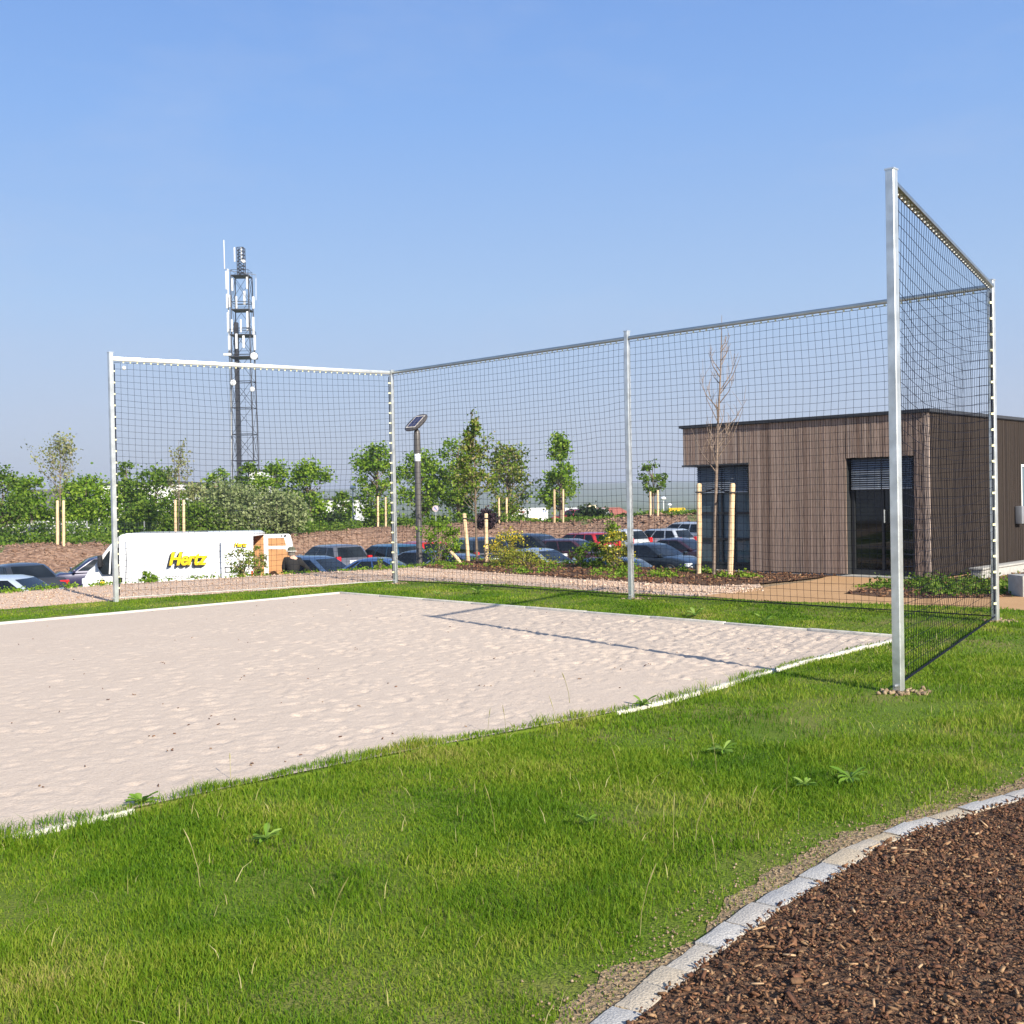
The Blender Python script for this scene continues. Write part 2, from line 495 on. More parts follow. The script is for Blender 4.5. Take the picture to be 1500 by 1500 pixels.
# ------------------------------------------------------------------ plan of the place (world metres)
POST = {'L': (-6.442, 18.043), 'C': (-2.195, 20.773), 'M': (1.777, 16.801), 'F': (5.656, 13.081), 'N': (2.968, 8.612)}
S0 = np.array([-2.883, 18.482]); S1 = np.array([3.952, 11.623])
SB = (S1 - S0) / np.linalg.norm(S1 - S0); SLEN = float(np.linalg.norm(S1 - S0))
SDir = np.array([-SB[1] * -1, SB[0] * -1])
SDir = np.array([SB[1], -SB[0]])           # from the back edge towards the viewer
if SDir[1] > 0: SDir = -SDir
SDEP = 17.0
SAND = [tuple(S0), tuple(S1), tuple(S1 + SDir * SDEP), tuple(S0 + SDir * SDEP)]
B0 = np.array([7.33, 19.56]); _a = R(-45.59)
E1 = np.array([math.sin(_a), math.cos(_a)]); E2 = np.array([math.cos(_a), -math.sin(_a)])
BU = 5.25

lawn_edge = [(-16, 12.2), (-11, 14.8)] + [tuple(G(*p)) for p in ((0, 893), (166, 880), (340, 868), (450, 861), (560, 851), (650, 852), (770, 858), (900, 868), (1000, 873), (1100, 880), (1300, 885), (1400, 889), (1500, 894))] + [(9.5, 11.5), (14, 7.0)]
crest = [(-22, 10), (-16, 14.5), (-12, 17.6)] + [tuple(G(*p)) for p in ((0, 868), (90, 861), (165, 855), (340, 845), (460, 838), (577, 832), (625, 828), (700, 820), (770, 822), (850, 826), (930, 830), (1000, 834))]
bl = B0 + E1 * (BU + .1)
crest += [tuple(bl + E2 * .3), tuple(bl + E2 * 14), tuple(B0 + E2 * 20), (40, 30)]
FIELD = crest + [(40, -30), (-40, -30), (-40, 6)]

bank_x = [-400, -60, -34, -24, -18.6, -9.8, 3.4, 9.6, 25, 60, 400]
bank_y = [45, 46, 55, 58, 62, 78, 79, 75, 68, 60, 60]
bank_z = [-.5, -.5, -.5, -.45, -.42, -.40, -.22, .12, .2, .3, .3]
PARK = -1.8

def ground_z(x, y):
    x = np.asarray(x, float); y = np.asarray(y, float)
    ins = inpoly(x, y, FIELD)
    d = np.where(ins, 0, dline(x, y, FIELD, True))
    zf = PARK * sm(d / 4.2)
    cy = np.interp(x, bank_x, bank_y); cz = np.interp(x, bank_x, bank_z)
    s = y - cy
    up = sm((s + 6.0) / 5.6)
    zb = (cz - PARK) * up
    lump = (vn(x, y, 3.0, 3) - .5) * .35 + (vn(x, y, 1.1, 4) - .5) * .16
    zb = zb + lump * up * (s < 14)
    pl = np.interp(x, [-12, -2, 3, 8], [45, 14, 5, 3])
    fall = -.045 * np.clip(s - pl, 0, 260)
    z = zf + zb + fall
    far = sm((y - 1500) / 2200.)
    z = z + far * (34 + 26 * vn(x, y, 1500, 9) + 8 * vn(x, y, 400, 8))
    return z

def gz(x, y):
    return float(ground_z(np.array([x]), np.array([y]))[0])

# ------------------------------------------------------------------ ground sheet
ys = np.concatenate([np.arange(-40, 10, 2.0), np.arange(10, 34, .4), np.arange(34, 100, .8), np.geomspace(100, 9000, 90)])
ts = np.linspace(-1, 1, 231)
TT, YY = np.meshgrid(ts, ys)
XX = TT * (26 + np.clip(YY, 0, None) * .85)
ZZ = ground_z(XX, YY) - .03
V = np.stack([XX, YY, ZZ], -1).reshape(-1, 3)
nx = len(ts)
ii, jj = np.meshgrid(np.arange(len(ys) - 1), np.arange(nx - 1), indexing='ij')
a = (ii * nx + jj).ravel()
Fq = np.stack([a, a + 1, a + nx + 1, a + nx], 1)
ground = bigmesh('ground', V, Fq, M['bed_soil'], smooth=True)
for k in ('asphalt', 'earth_bank', 'meadow'): ground.data.materials.append(M[k])
cx = (XX[:-1, :-1] + XX[1:, 1:]).ravel() / 2; cyy = (YY[:-1, :-1] + YY[1:, 1:]).ravel() / 2
s_ = cyy - np.interp(cx, bank_x, bank_y)
mi = np.zeros(len(cx), np.int32)
outside = ~inpoly(cx, cyy, FIELD)
mi[outside & (dline(cx, cyy, FIELD, True) > 3.6)] = 1
mi[outside & (s_ > -6.2)] = 2
grassy = (s_ > 3.0) | ((s_ > -1.5) & (vn(cx, cyy, 2.2, 5) > .72)) | ((cx > 11.5) & (s_ > -4)) 
mi[outside & grassy] = 3
ground.data.polygons.foreach_set('material_index', mi)
struct(ground)

def sheet(name, poly, z, mat, kind='structure', step=None):
    bm = bmesh.new()
    vs = [bm.verts.new((float(p[0]), float(p[1]), z)) for p in poly]
    f = bm.faces.new(vs)
    bmesh.ops.triangulate(bm, faces=[f])
    bmesh.ops.recalc_face_normals(bm, faces=bm.faces)
    me = bpy.data.meshes.new(name); bm.to_mesh(me); bm.free()
    if len(me.polygons) and me.polygons[0].normal.z < 0:
        me.flip_normals()
    me.materials.append(mat)
    o = bpy.data.objects.new(name, me); COL.objects.link(o)
    return struct(o, kind)

# granite kerb line and bark path in the right foreground
kline = [G(1620, 1128), G(1500, 1165), G(1400, 1195), G(1330, 1216), G(1265, 1245), G(1200, 1286), G(1150, 1314), G(1060, 1375), G(960, 1450), G(830, 1560)]
KERB = [tuple(p) for p in kline]
LAWN = lawn_edge + [(14, -12), (-30, -12), (-30, 5)]
lawn = sheet('lawn', LAWN, 0.0, M['soil_lawn'])
gravel_in = lawn_edge[::-1]
GRAVEL = [(p[0], p[1]) for p in crest[:len(crest) - 4]] + [tuple(G(1110, 850)), tuple(G(1120, 866))] + [p for p in lawn_edge[::-1] if p[0] < 3.3]
gravel = sheet('gravel_path', GRAVEL, -.012, M['gravel'])
ORANGE = [tuple(G(1000, 876)), tuple(G(1060, 868)), tuple(G(1130, 858)), tuple(G(1190, 850)), tuple(B0 + E1 * 1.9 - E2 * .02), tuple(B0 + E1 * .0 - E2 * .0), tuple(B0 + E2 * 8 - E1 * .3), (22, 22), (16, 6), (13, 7)] + [p for p in lawn_edge[::-1] if p[0] > 2.9 and p[0] < 11]
orange = sheet('sandy_path', ORANGE, -.006, M['orange_path'])
MULCH_STRIP = [tuple(G(*p)) for p in ((612, 831), (660, 833), (750, 840), (850, 847), (950, 853), (1040, 857), (1110, 855), (1180, 848), (1232, 842))] + [tuple(B0 + E1 * 3.6), tuple(bl + E2 * .3)] + [tuple(G(*p)) for p in ((1000, 834), (930, 830), (850, 826), (770, 822), (700, 820), (625, 828))]
sheet('mulch_bed', MULCH_STRIP, -.001, M['mulch'])
ISLAND = [tuple(G(*p)) for p in ((1236, 869), (1262, 862), (1300, 855), (1345, 850), (1372, 848))] + [tuple(B0 + E2 * .35 - E1 * .25), tuple(B0 + E2 * 7 - E1 * .25), (13.4, 19.5)] + [tuple(G(*p)) for p in ((1560, 868), (1500, 873), (1440, 875), (1360, 876), (1290, 874))]
sheet('planting_bed', ISLAND, -.001, M['mulch'])

# sand
na, nb = 360, 620
A_, B_ = np.meshgrid(np.linspace(0, 1, na), np.linspace(0, 1, nb) ** 1.0)
PX = S0[0] + SB[0] * A_ * SLEN + SDir[0] * B_ * SDEP
PY = S0[1] + SB[1] * A_ * SLEN + SDir[1] * B_ * SDEP
def bow(t):
    return .27 * np.exp(-((np.asarray(t, float) - 4.5) / 1.9) ** 2) + .03
BOW = bow(B_ * SDEP) * A_
PX += SB[0] * (BOW + .035 * A_); PY += SB[1] * (BOW + .035 * A_)   # runs under the edging
rough_zone = np.clip(1.15 - B_ * SDEP / 11.0, .18, 1) * np.clip(.12 + A_ * 1.15, 0, 1.1)
hz = np.zeros_like(PX)
for k in range(8000):
    ca = rng.random(); cb = rng.random() ** 1.5 * .75
    cxp = S0 + SB * ca * SLEN + SDir * cb * SDEP
    r0 = rng.uniform(.028, .06); th = rng.uniform(0, PI)
    ia = int(ca * (na - 1)); ib = int(cb * (nb - 1))
    sl = (slice(max(0, ib - 9), ib + 10), slice(max(0, ia - 9), ia + 10))
    dx = PX[sl] - cxp[0]; dy = PY[sl] - cxp[1]
    u = dx * math.cos(th) + dy * math.sin(th); w = -dx * math.sin(th) + dy * math.cos(th)
    q = (u / (r0 * 1.5)) ** 2 + (w / r0) ** 2
    hz[sl] += rng.uniform(.4, 1.1) * (-.015 * np.exp(-q * 1.3) + .006 * np.exp(-((np.sqrt(q) - 1.3) / .35) ** 2)) * rough_zone[sl]
hz += ((vn(PX, PY, .30, 21) - .5) * .003 + (vn(PX, PY, .09, 22) - .5) * .005) * (rough_zone * .9 + .1)
edge = np.minimum(np.minimum(A_, 1 - A_) * SLEN, B_ * SDEP)
hz *= sm(edge / .3)
V = np.stack([PX, PY, .028 + hz], -1).reshape(-1, 3)
ii, jj = np.meshgrid(np.arange(nb - 1), np.arange(na - 1), indexing='ij')
a = (ii * na + jj).ravel()
struct(bigmesh('sand', V, np.stack([a, a + na, a + na + 1, a + 1], 1), M['sand'], smooth=True))

# white edging round the sand
mb = MB()
def strip(mb, p, q, w, h0, h1):
    p = np.array(p); q = np.array(q); d = (q - p) / np.linalg.norm(q - p); n = np.array([-d[1], d[0]])
    L = np.linalg.norm(q - p); k = max(2, int(L / 1.0))
    for i in range(k):
        a = p + d * (L * i / k + .003); b = p + d * (L * (i + 1) / k - .003)
        j1 = RND.uniform(-.006, .006)
        mid = (a + b) / 2 + n * j1
        ln = np.linalg.norm(b - a)
        mb.box((mid[0], mid[1], (h0 + h1) / 2 + RND.uniform(-.004, .004)), (ln, w, h1 - h0), (np.array([*d, 0]), np.array([*n, 0]), np.array([0, 0, 1.])))
off = .035
KA, KB = 4.6, 8.2
strip(mb, S0 - SDir * off - SB * .07, S1 - SDir * off + SB * .08, .06, -.05, .052)
strip(mb, S0 - SB * off, S0 - SB * off + SDir * SDEP, .07, -.05, .052)
tk = np.arange(0, SDEP, .7)
lip = MB()
for t0, t1 in zip(tk[:-1], tk[1:]):
    top_ = .034 if t0 < KA else (.032 if t0 >= KB else .026)
    strip(mb if (t0 < KA or t0 >= KB) else lip, S1 + SB * (off + float(bow(t0))) + SDir * t0, S1 + SB * (off + float(bow(t1))) + SDir * t1, .048 if t0 < 3 else .040, -.05, top_ if t0 < 3 else top_ - .004)
struct(mb.build('sandpit_kerb', M['kerb_white'], bevel=.006))
struct(lip.build('turf_edge', M['soil_lawn']))

# granite setts
mb = MB()
P = np.array(KERB)
seg = np.hypot(*(P[1:] - P[:-1]).T); cum = np.concatenate([[0], np.cumsum(seg)])
s = 0
krng = random.Random(3)
while s < cum[-1] - .05:
    L = krng.uniform(.13, .24)
    sc = s + L / 2
    i = min(len(seg) - 1, int(np.searchsorted(cum, sc) - 1))
    t = (sc - cum[i]) / seg[i]
    c = P[i] + (P[i + 1] - P[i]) * t
    d = (P[i + 1] - P[i]) / seg[i]; an = krng.uniform(-.025, .025)
    d = np.array([d[0] * math.cos(an) - d[1] * math.sin(an), d[0] * math.sin(an) + d[1] * math.cos(an)])
    n = np.array([-d[1], d[0]])
    hx, hy = L / 2 - .004, .05 + krng.uniform(-.006, .006)
    top = .02 + krng.uniform(-.004, .004)
    vs = []; K = 5; Q = 4
    for a in range(K):
        for b in range(Q):
            u = -1 + 2 * a / (K - 1); w = -1 + 2 * b / (Q - 1)
            ed = max(abs(u), abs(w))
            p = c + d * u * hx * (1 + krng.uniform(-.02, .02)) + n * w * hy * (1 + krng.uniform(-.06, .06))
            vs.append((p[0], p[1], top + krng.uniform(-.0016, .0016) - (.006 if ed > .99 else 0)))
    fs = [(a * Q + b, (a + 1) * Q + b, (a + 1) * Q + b + 1, a * Q + b + 1) for a in range(K - 1) for b in range(Q - 1)]
    ring = [a * Q for a in range(K)] + [(K - 1) * Q + b for b in range(1, Q)] + [a * Q + Q - 1 for a in range(K - 2, -1, -1)] + [b for b in range(Q - 2, 0, -1)]
    nb0 = len(vs)
    for r in ring: vs.append((vs[r][0], vs[r][1], -.05))
    for k in range(len(ring)):
        k2 = (k + 1) % len(ring)
        fs.append((ring[k], nb0 + k, nb0 + k2, ring[k2]))
    mb.add(vs, fs)
    s += L
struct(mb.build('stone_kerb', M['granite'], smooth=True, angle=50))
BARK = [tuple(p + np.array([.03, -.03])) for p in KERB] + [(2.2, .4), (6, 1), (8, 8)]
sheet('bark_path', BARK, .006, M['mulch'])
kd = np.array(KERB)
SOIL = [tuple(p) for p in kd]
outer = []
for q in np.linspace(0, len(kd) - 1.001, 90):
    i_ = int(q); p_ = kd[i_] + (kd[i_ + 1] - kd[i_]) * (q - i_)
    w_ = .03 + .15 * vn(p_[0], p_[1], .35, 77) + .12 * vn(p_[0], p_[1], .09, 78)
    outer.append((p_[0] - .62 * w_, p_[1] + .78 * w_))
SOIL += outer[::-1]
sheet('soil_strip', SOIL, .004, M['bed_soil'])

# ------------------------------------------------------------------ grass and loose ground cover
def blades(name, X, Y, h, w, mat, lean=.5, z0=0.0):
    n = len(X)
    z0 = np.where(inpoly(X, Y, SAND_G), .026, 0.0)
    th = rng.uniform(0, 2 * PI, n); ph = rng.uniform(0, 2 * PI, n)
    cw, sw = np.cos(th), np.sin(th)
    ln = h * rng.uniform(.1, lean, n)
    lx, ly = np.cos(ph) * ln, np.sin(ph) * ln
    V = np.empty((n, 5, 3), np.float32)
    V[:, 0] = np.stack([X - cw * w / 2, Y - sw * w / 2, z0], -1)
    V[:, 1] = np.stack([X + cw * w / 2, Y + sw * w / 2, z0], -1)
    mx, my = X + lx * .35, Y + ly * .35
    V[:, 2] = np.stack([mx + cw * w * .4, my + sw * w * .4, z0 + h * .6], -1)
    V[:, 3] = np.stack([mx - cw * w * .4, my - sw * w * .4, z0 + h * .6], -1)
    V[:, 4] = np.stack([X + lx, Y + ly, z0 + h * .95], -1)
    b = np.arange(n)[:, None] * 5
    q = b + np.array([[0, 1, 2, 3]]); t = b + np.array([[3, 2, 4]])
    o = bigmesh(name, V.reshape(-1, 3), [q.astype(np.int32), t.astype(np.int32)], mat)
    return o

def lawn_mask(x, y):
    m = inpoly(x, y, LAWN)
    # the lawn has crept over the edging along the middle of the near side
    tt = (x - S1[0]) * SDir[0] + (y - S1[1]) * SDir[1]
    into = -((x - S1[0]) * SB[0] + (y - S1[1]) * SB[1]) + bow(tt)
    creep = np.where((tt > 4.7) & (tt < 8.2), -.01 + .11 * vn(x, y, .25, 41) * np.clip(np.minimum(tt - 4.5, 8.4 - tt) / .8, 0, 1), np.where(tt < 4.7, -.03 + .11 * (vn(x, y, .4, 42) - .45 + .35 * np.clip((tt - 3.2) / 1.3, 0, 1)), -.0 + .10 * (vn(x, y, .3, 43) - .4)))
    over = (into > -.06) & (into < creep)
    m &= ~inpoly(x, y, SAND_G) | over
    m &= ~inpoly(x, y, BARK_G)
    return m
SAND_G = [tuple(S0 - SDir * .055 - SB * .06), tuple(S1 - SDir * .055 + SB * .15)] + [tuple(S1 + SDir * t_ + SB * (.065 + float(bow(t_)))) for t_ in np.arange(0, SDEP, .35)] + [tuple(S1 + SDir * SDEP + SB * .15), tuple(S0 + SDir * SDEP - SB * .06)]
BARK_G = [tuple(p + np.array([-.04, .05])) for p in KERB] + [(2.2, .4), (6, 1), (8, 8)]

def sample_grass(x0, x1, y0, y1, dens):
    n = int((x1 - x0) * (y1 - y0) * dens)
    X = rng.uniform(x0, x1, n); Y = rng.uniform(y0, y1, n)
    vis = np.abs(X) < (Y * .50 + 1.2)
    X, Y = X[vis], Y[vis]
    m = lawn_mask(X, Y)
    X, Y = X[m], Y[m]
    dens_n = vn(X, Y, .55, 31) * .5 + vn(X, Y, .17, 32) * .35 + vn(X, Y, 1.7, 33) * .35
    dk = dline(X, Y, KERB)
    wear = 1 - np.clip(1.15 - dk / .34 + (vn(X, Y, .3, 34) - .5) * 1.5, 0, .78)
    for nm in POST:
        dp = np.hypot(X - POST[nm][0], Y - POST[nm][1])
        wear *= np.clip((dp - .06) / .28, .03, 1)
    # thin yellowish ground right of the sand near the post
    thin = 1 - .8 * np.exp(-(((X - 2.3) / 1.5) ** 2 + ((Y - 8.0) / 1.7) ** 2)) * (.5 + vn(X, Y, .4, 39))
    worn = 1 - .42 * sm((vn(X, Y, .8, 37) * .7 + vn(X, Y, .22, 38) * .3 - .62) / .12)
    keep = rng.random(len(X)) < np.clip((dens_n - .22) * 2.2, .35, 1) * wear * thin * worn
    X, Y = X[keep], Y[keep]
    hh = .45 + 1.3 * vn(X, Y, .35, 35) ** 1.5 * (.5 + .9 * vn(X, Y, 1.9, 36))
    dk = dline(X, Y, KERB)
    hh *= np.clip(.4 + dk / .9, .4, 1)
    hh *= .35 + .65 * worn[keep]
    # shaggier along the sand edge
    de = dline(X, Y, SAND_G[1:-2])
    hh *= 1 + .7 * np.exp(-(de / .25) ** 2) * (Y < 9.5)
    return X, Y, hh

GX, GY, GH, GW = [], [], [], []
for (y0, y1, xx, den, h0, w0) in ((2.2, 4.6, 4, 17000, .036, .0032), (4.6, 7, 5.5, 13000, .036, .0040), (7, 10.5, 7, 6500, .033, .0055), (10.5, 15, 9, 1900, .032, .009), (15, 23, 13, 1300, .028, .012)):
    X, Y, hh = sample_grass(-xx, xx, y0, y1, den)
    GX.append(X); GY.append(Y); GH.append(hh * h0 * rng.uniform(.6, 1.25, len(X))); GW.append(w0 * rng.uniform(.7, 1.3, len(X)))
o = blades('grass', np.concatenate(GX), np.concatenate(GY), np.concatenate(GH), np.concatenate(GW), M['grass'], .9)
tag(o, 'short shaggy green lawn grass around the sand pit', 'grass', kind='stuff')
print('grass blades', len(o.data.vertices) // 5)
# dry straws and long stalks
X, Y, hh = sample_grass(-5, 5, 2.2, 12, 28)
o = blades('dry_grass', X, Y, rng.uniform(.05, .09, len(X)), rng.uniform(.003, .005, len(X)), M['dry_grass'], 1.2)
tag(o, 'pale dry straws lying among the green lawn grass', 'dry grass', kind='stuff')
mb = MB()
for k in range(24):
    x, y = RND.uniform(-3.6, 1.2), RND.uniform(3.6, 7.5)
    if not lawn_mask(np.array([x]), np.array([y]))[0]: continue
    h = RND.uniform(.14, .30); th = RND.uniform(0, 6.3); l = h * RND.uniform(.1, .35)
    pts = [(x + math.cos(th) * l * t * t, y + math.sin(th) * l * t * t, h * t) for t in (0, .35, .7, .85, 1)]
    mb.tube(pts, [.0014, .0012, .0010, .0028, .0008], 4)
for (px, py, h) in ((835, 1035, .26), (338, 1148, .16), (1152, 1165, .22)):
    p = G(px, py); th = RND.uniform(0, 6)
    mb.tube([(p[0] + math.cos(th) * .06 * t * t, p[1] + math.sin(th) * .06 * t * t, h * t) for t in (0, .4, .75, .9, 1)], [.002, .0016, .0014, .004, .001], 4)
tag(mb.build('grass_stalk', M['dry_grass']), 'thin flowering grass stalks standing above the lawn', 'grass stalks', kind='stuff')

def scatter_chunks(name, X, Y, Z, L, W, T, mat, label, cat, tilt=.5):
    n = len(X)
    base = np.array([[-.5, -.5, -.5], [.5, -.42, -.5], [.45, .5, -.5], [-.5, .4, -.5], [-.42, -.4, .5], [.5, -.5, .4], [.4, .42, .5], [-.5, .5, .42]])
    J = base[None] + rng.uniform(-.13, .13, (n, 8, 3))
    J = J * np.stack([L, W, T], -1)[:, None, :]
    az = rng.uniform(0, 2 * PI, n); tx = rng.normal(0, tilt, n); ty = rng.normal(0, tilt, n)
    x, y, z = J[..., 0], J[..., 1], J[..., 2]
    y, z = y * np.cos(tx)[:, None] - z * np.sin(tx)[:, None], y * np.sin(tx)[:, None] + z * np.cos(tx)[:, None]
    x, z = x * np.cos(ty)[:, None] + z * np.sin(ty)[:, None], -x * np.sin(ty)[:, None] + z * np.cos(ty)[:, None]
    x, y = x * np.cos(az)[:, None] - y * np.sin(az)[:, None], x * np.sin(az)[:, None] + y * np.cos(az)[:, None]
    V = np.stack([x + X[:, None], y + Y[:, None], z + Z[:, None]], -1).reshape(-1, 3)
    fq = np.array([(0,3,2,1),(4,5,6,7),(0,1,5,4),(1,2,6,5),(2,3,7,6),(3,0,4,7)])
    F = (np.arange(n)[:, None, None] * 8 + fq[None]).reshape(-1, 4).astype(np.int32)
    o = bigmesh(name, V, F, mat)
    return tag(o, label, cat, kind='stuff')

n = 110000
X = rng.uniform(-.6, 5.2, n); Y = rng.uniform(2.0, 8, n)
m = inpoly(X, Y, BARK) & (X < Y * .5 + 1.0)
X, Y = X[m], Y[m]
sz = rng.lognormal(0, .45, len(X))
scatter_chunks('bark_mulch', X, Y, .012 + rng.uniform(0, .02, len(X)), .0115 * sz, .0052 * sz, .0034 * np.sqrt(sz), M['chip'], 'dark reddish bark mulch behind the granite kerb stones', 'bark mulch')
n = 420
X = rng.uniform(-.6, 5.2, n); Y = rng.uniform(2.0, 8, n)
m = inpoly(X, Y, BARK); X, Y = X[m], Y[m]
scatter_chunks('wood_chips', X, Y, np.full(len(X), .032), rng.uniform(.02, .06, len(X)), rng.uniform(.005, .01, len(X)), np.full(len(X), .005), M['chip_pale'], 'pale wood splinters lying on the dark bark mulch', 'wood chips', .2)
# soil crumbs along the kerb
n = 1500
t = rng.random(n) * (cum[-1] - .1)
i = np.clip(np.searchsorted(cum, t) - 1, 0, len(seg) - 1)
pp = P[i] + (P[i + 1] - P[i]) * ((t - cum[i]) / seg[i])[:, None]
pp = pp + np.array([-.64, .77]) * np.abs(rng.normal(.06, .12, n))[:, None] + np.array([-.64, .77]) * .05
sz = np.clip(rng.lognormal(-.35, .45, n), .2, 1.3)
scatter_chunks('soil_crumbs', pp[:, 0], pp[:, 1], np.full(n, .008), .007 * sz, .006 * sz, .005 * sz, M['crumb'], 'crumbs of dry brown soil beside the granite kerb', 'soil', .6)
# pebbles on the gravel path
n = 20000
X = rng.uniform(-11, 4.5, n); Y = rng.uniform(15, 27.5, n)
m = inpoly(X, Y, GRAVEL) & ~inpoly(X, Y, MULCH_STRIP); X, Y = X[m], Y[m]
sz = rng.lognormal(0, .35, len(X)) * np.where(X > 1.0, .72, .5)
scatter_chunks('pebbles', X, Y, np.zeros(len(X)), .03 * sz, .025 * sz, .022 * sz, M['pebble'], 'beige pebbles scattered over the gravel path behind the net', 'pebbles', .6)
# mulch chunks on the strip and bed behind
n = 16000
X = rng.uniform(-3, 12, n); Y = rng.uniform(16, 29, n)
m = inpoly(X, Y, MULCH_STRIP) | inpoly(X, Y, ISLAND); X, Y = X[m], Y[m]
sz = rng.lognormal(0, .4, len(X))
scatter_chunks('bed_mulch', X, Y, np.full(len(X), .01), .045 * sz, .02 * sz, .011 * sz, M['chip'], 'brown bark mulch on the planting beds behind the net', 'bark mulch', .4)
# clods on the far bank
n = 7000
X = rng.uniform(-42, 24, n); Y = np.interp(X, bank_x, bank_y) + rng.uniform(-5.5, 1.5, n)
sz = rng.lognormal(0, .45, n)
scatter_chunks('bank_clods', X, Y, ground_z(X, Y), .10 * sz, .07 * sz, .035 * sz, M['clod'], 'clods of brown earth and mulch on the bank behind the cars', 'soil', .5)
# debris on the sand
X, Y = [], []
for (px, py) in ((450,1000),(585,1010),(470,1033),(720,1010),(705,1010),(680,1070),(610,1090),(575,1080),(500,1085),(260,1080),(240,975),(160,1030),(90,1047),(120,1130),(530,1040),(345,1060),(195,1025),(310,1060),(320,1066),(248,1107),(222,1085),(60,1160),(420,1125),(560,1090),(950,978),(905,985),(985,1090),(370,1128),(445,1115),(230,1160),(850,1000),(350,1000),(520,955),(870,940)):
    for q in range(RND.choice((1, 1, 2, 3))):
        p = G(px + RND.uniform(-5, 5), py + RND.uniform(-2, 2)); X.append(p[0]); Y.append(p[1])
for k in range(140):
    p = S0 + SB * SLEN * RND.random() + SDir * SDEP * RND.random(); X.append(p[0]); Y.append(p[1])
    X[-1] += 0
X = np.array(X); Y = np.array(Y)
scatter_chunks('leaf_litter', X, Y, np.full(len(X), .034), rng.uniform(.008, .024, len(X)), rng.uniform(.004, .009, len(X)), np.full(len(X), .005), M['chip'], 'dark bits of bark and dead leaf lying on the sand', 'leaf litter', .3)

# ------------------------------------------------------------------ ball-stop fence
E = np.array
FH = 4.0
c0 = POST['C']
fence = thing('ball_stop_fence', 'tall aluminium ball-stop fence with dark netting around the end of the sand pit', 'ball-stop fence', (c0[0], c0[1], 0))
def W(p): return E([p[0] - c0[0], p[1] - c0[1], p[2]])
AX = (E([SB[0], SB[1], 0]), E([SDir[0], SDir[1], 0]), E([0, 0, 1.]))
posts = {}
for nm, hgt in (('L', 4.03), ('C', 3.97), ('M', 4.03), ('F', 4.0), ('N', 4.03)):
    p = POST[nm]
    mb = MB()
    sz = .071
    # extruded profile with a groove on each face
    h = sz / 2; g = .011; gd = .012
    prof = []
    for k in range(4):
        c, s_ = math.cos(k * PI / 2), math.sin(k * PI / 2)
        for (u, w) in ((-h + .006, -h), (h - .006, -h), (h, -h + .006)):
            prof.append((u * c - w * s_, u * s_ + w * c))
    poly = [W((p[0], p[1], -.05)) + AX[0] * u + AX[1] * w for u, w in prof]
    mb.prism(poly, (0, 0, hgt + .05))
    po = mb.build('post', M['alu'], fence)
    posts[nm] = po
    cp = MB(); cp.box(W((p[0], p[1], hgt + .006)), (sz + .008, sz + .008, .012), AX)
    cp.build('post_cap', M['alu'], po)
    bt = MB(); bt.lathe([(.012, 0), (.012, .03), (.007, .034)], W((p[0], p[1], .06)) + AX[1] * (h), 8, (AX[0], AX[2], AX[1]))
    bt.build('bolt', M['steel'], po)

def rail(a, b, z, mat=None):
    pa = E([*POST[a], z]); pb = E([*POST[b], z])
    d = pb - pa; L = np.linalg.norm(d); d /= L
    n = E([-d[1], d[0], 0])
    mb = MB()
    mb.box(W((pa + pb) / 2), (L - .075, .06 if a != 'F' else .08, (.066 if a == 'L' else .052) if a != 'F' else .038), (d, n, E([0, 0, 1.])))
    return mb.build('rail', M['alu'] if a == 'L' else M['alu_rail_shaded'], fence, bevel=.012)  # sunlit left rail keeps the plain aluminium, the others take the shaded copy
ZR = 3.93
rail('L', 'C', ZR); rail('C', 'M', ZR); rail('M', 'F', ZR); rail('F', 'N', ZR)

def make_net(a, b, sag, billow, seed, nside):
    pa = E([*POST[a], 0]); pb = E([*POST[b], 0])
    d = pb - pa; L = np.linalg.norm(d); d /= L
    n = E([-d[1], d[0], 0])
    pa = pa + d * .055; L -= .11
    nu = int(round(L / .102)); nv = 38
    ztop, zbot = ZR - .055, .07
    uu = np.linspace(0, 1, nu + 1); vv = np.linspace(0, 1, nv + 1)
    Uu, Vv = np.meshgrid(uu, vv)
    nz = (vn(Uu * L, Vv * 4, .5, seed) - .5)
    edge = np.minimum(1, np.minimum(Vv, 1 - Vv) * 6)
    z = ztop + (zbot - ztop) * Vv - sag * 4 * Uu * (1 - Uu) * (1 - Vv) * np.minimum(1, Vv * 5) * 1.0 + nz * .03 * edge
    # free-hanging lower edge
    z -= 0
    su = Uu + (vn(Uu * L, Vv * 4, .8, seed + 1) - .5) * .05 / L * edge * np.minimum(1, np.minimum(Uu, 1 - Uu) * 8)
    bl_ = billow * np.sin(PI * Uu) * np.sin(PI * np.minimum(1, Vv * 1.05)) + (vn(Uu * L, Vv * 4, 1.1, seed + 2) - .5) * .08 * edge
    Pg = pa[None, None] + d[None, None] * (su * L)[..., None] + n[None, None] * bl_[..., None] * nside
    Pg[..., 2] = z
    Pg -= E([c0[0], c0[1], 0])
    mb = MB()
    r = .0025
    for j in range(nu + 1): mb.tube(Pg[::2, j] if nv % 2 == 0 else Pg[:, j], r, 3, False)
    for i in range(nv + 1): mb.tube(Pg[i, :], r if 0 < i < nv else .004, 3, False)
    return mb.build('net', M['net'], fence), Pg
nets = {}
nets['LC'] = make_net('L', 'C', .13, .10, 41, -1)
nets['CM'] = make_net('C', 'M', .05, .06, 51, 1)
nets['MF'] = make_net('M', 'F', .05, .06, 61, 1)
nets['FN'] = make_net('F', 'N', .22, .12, 71, -1)
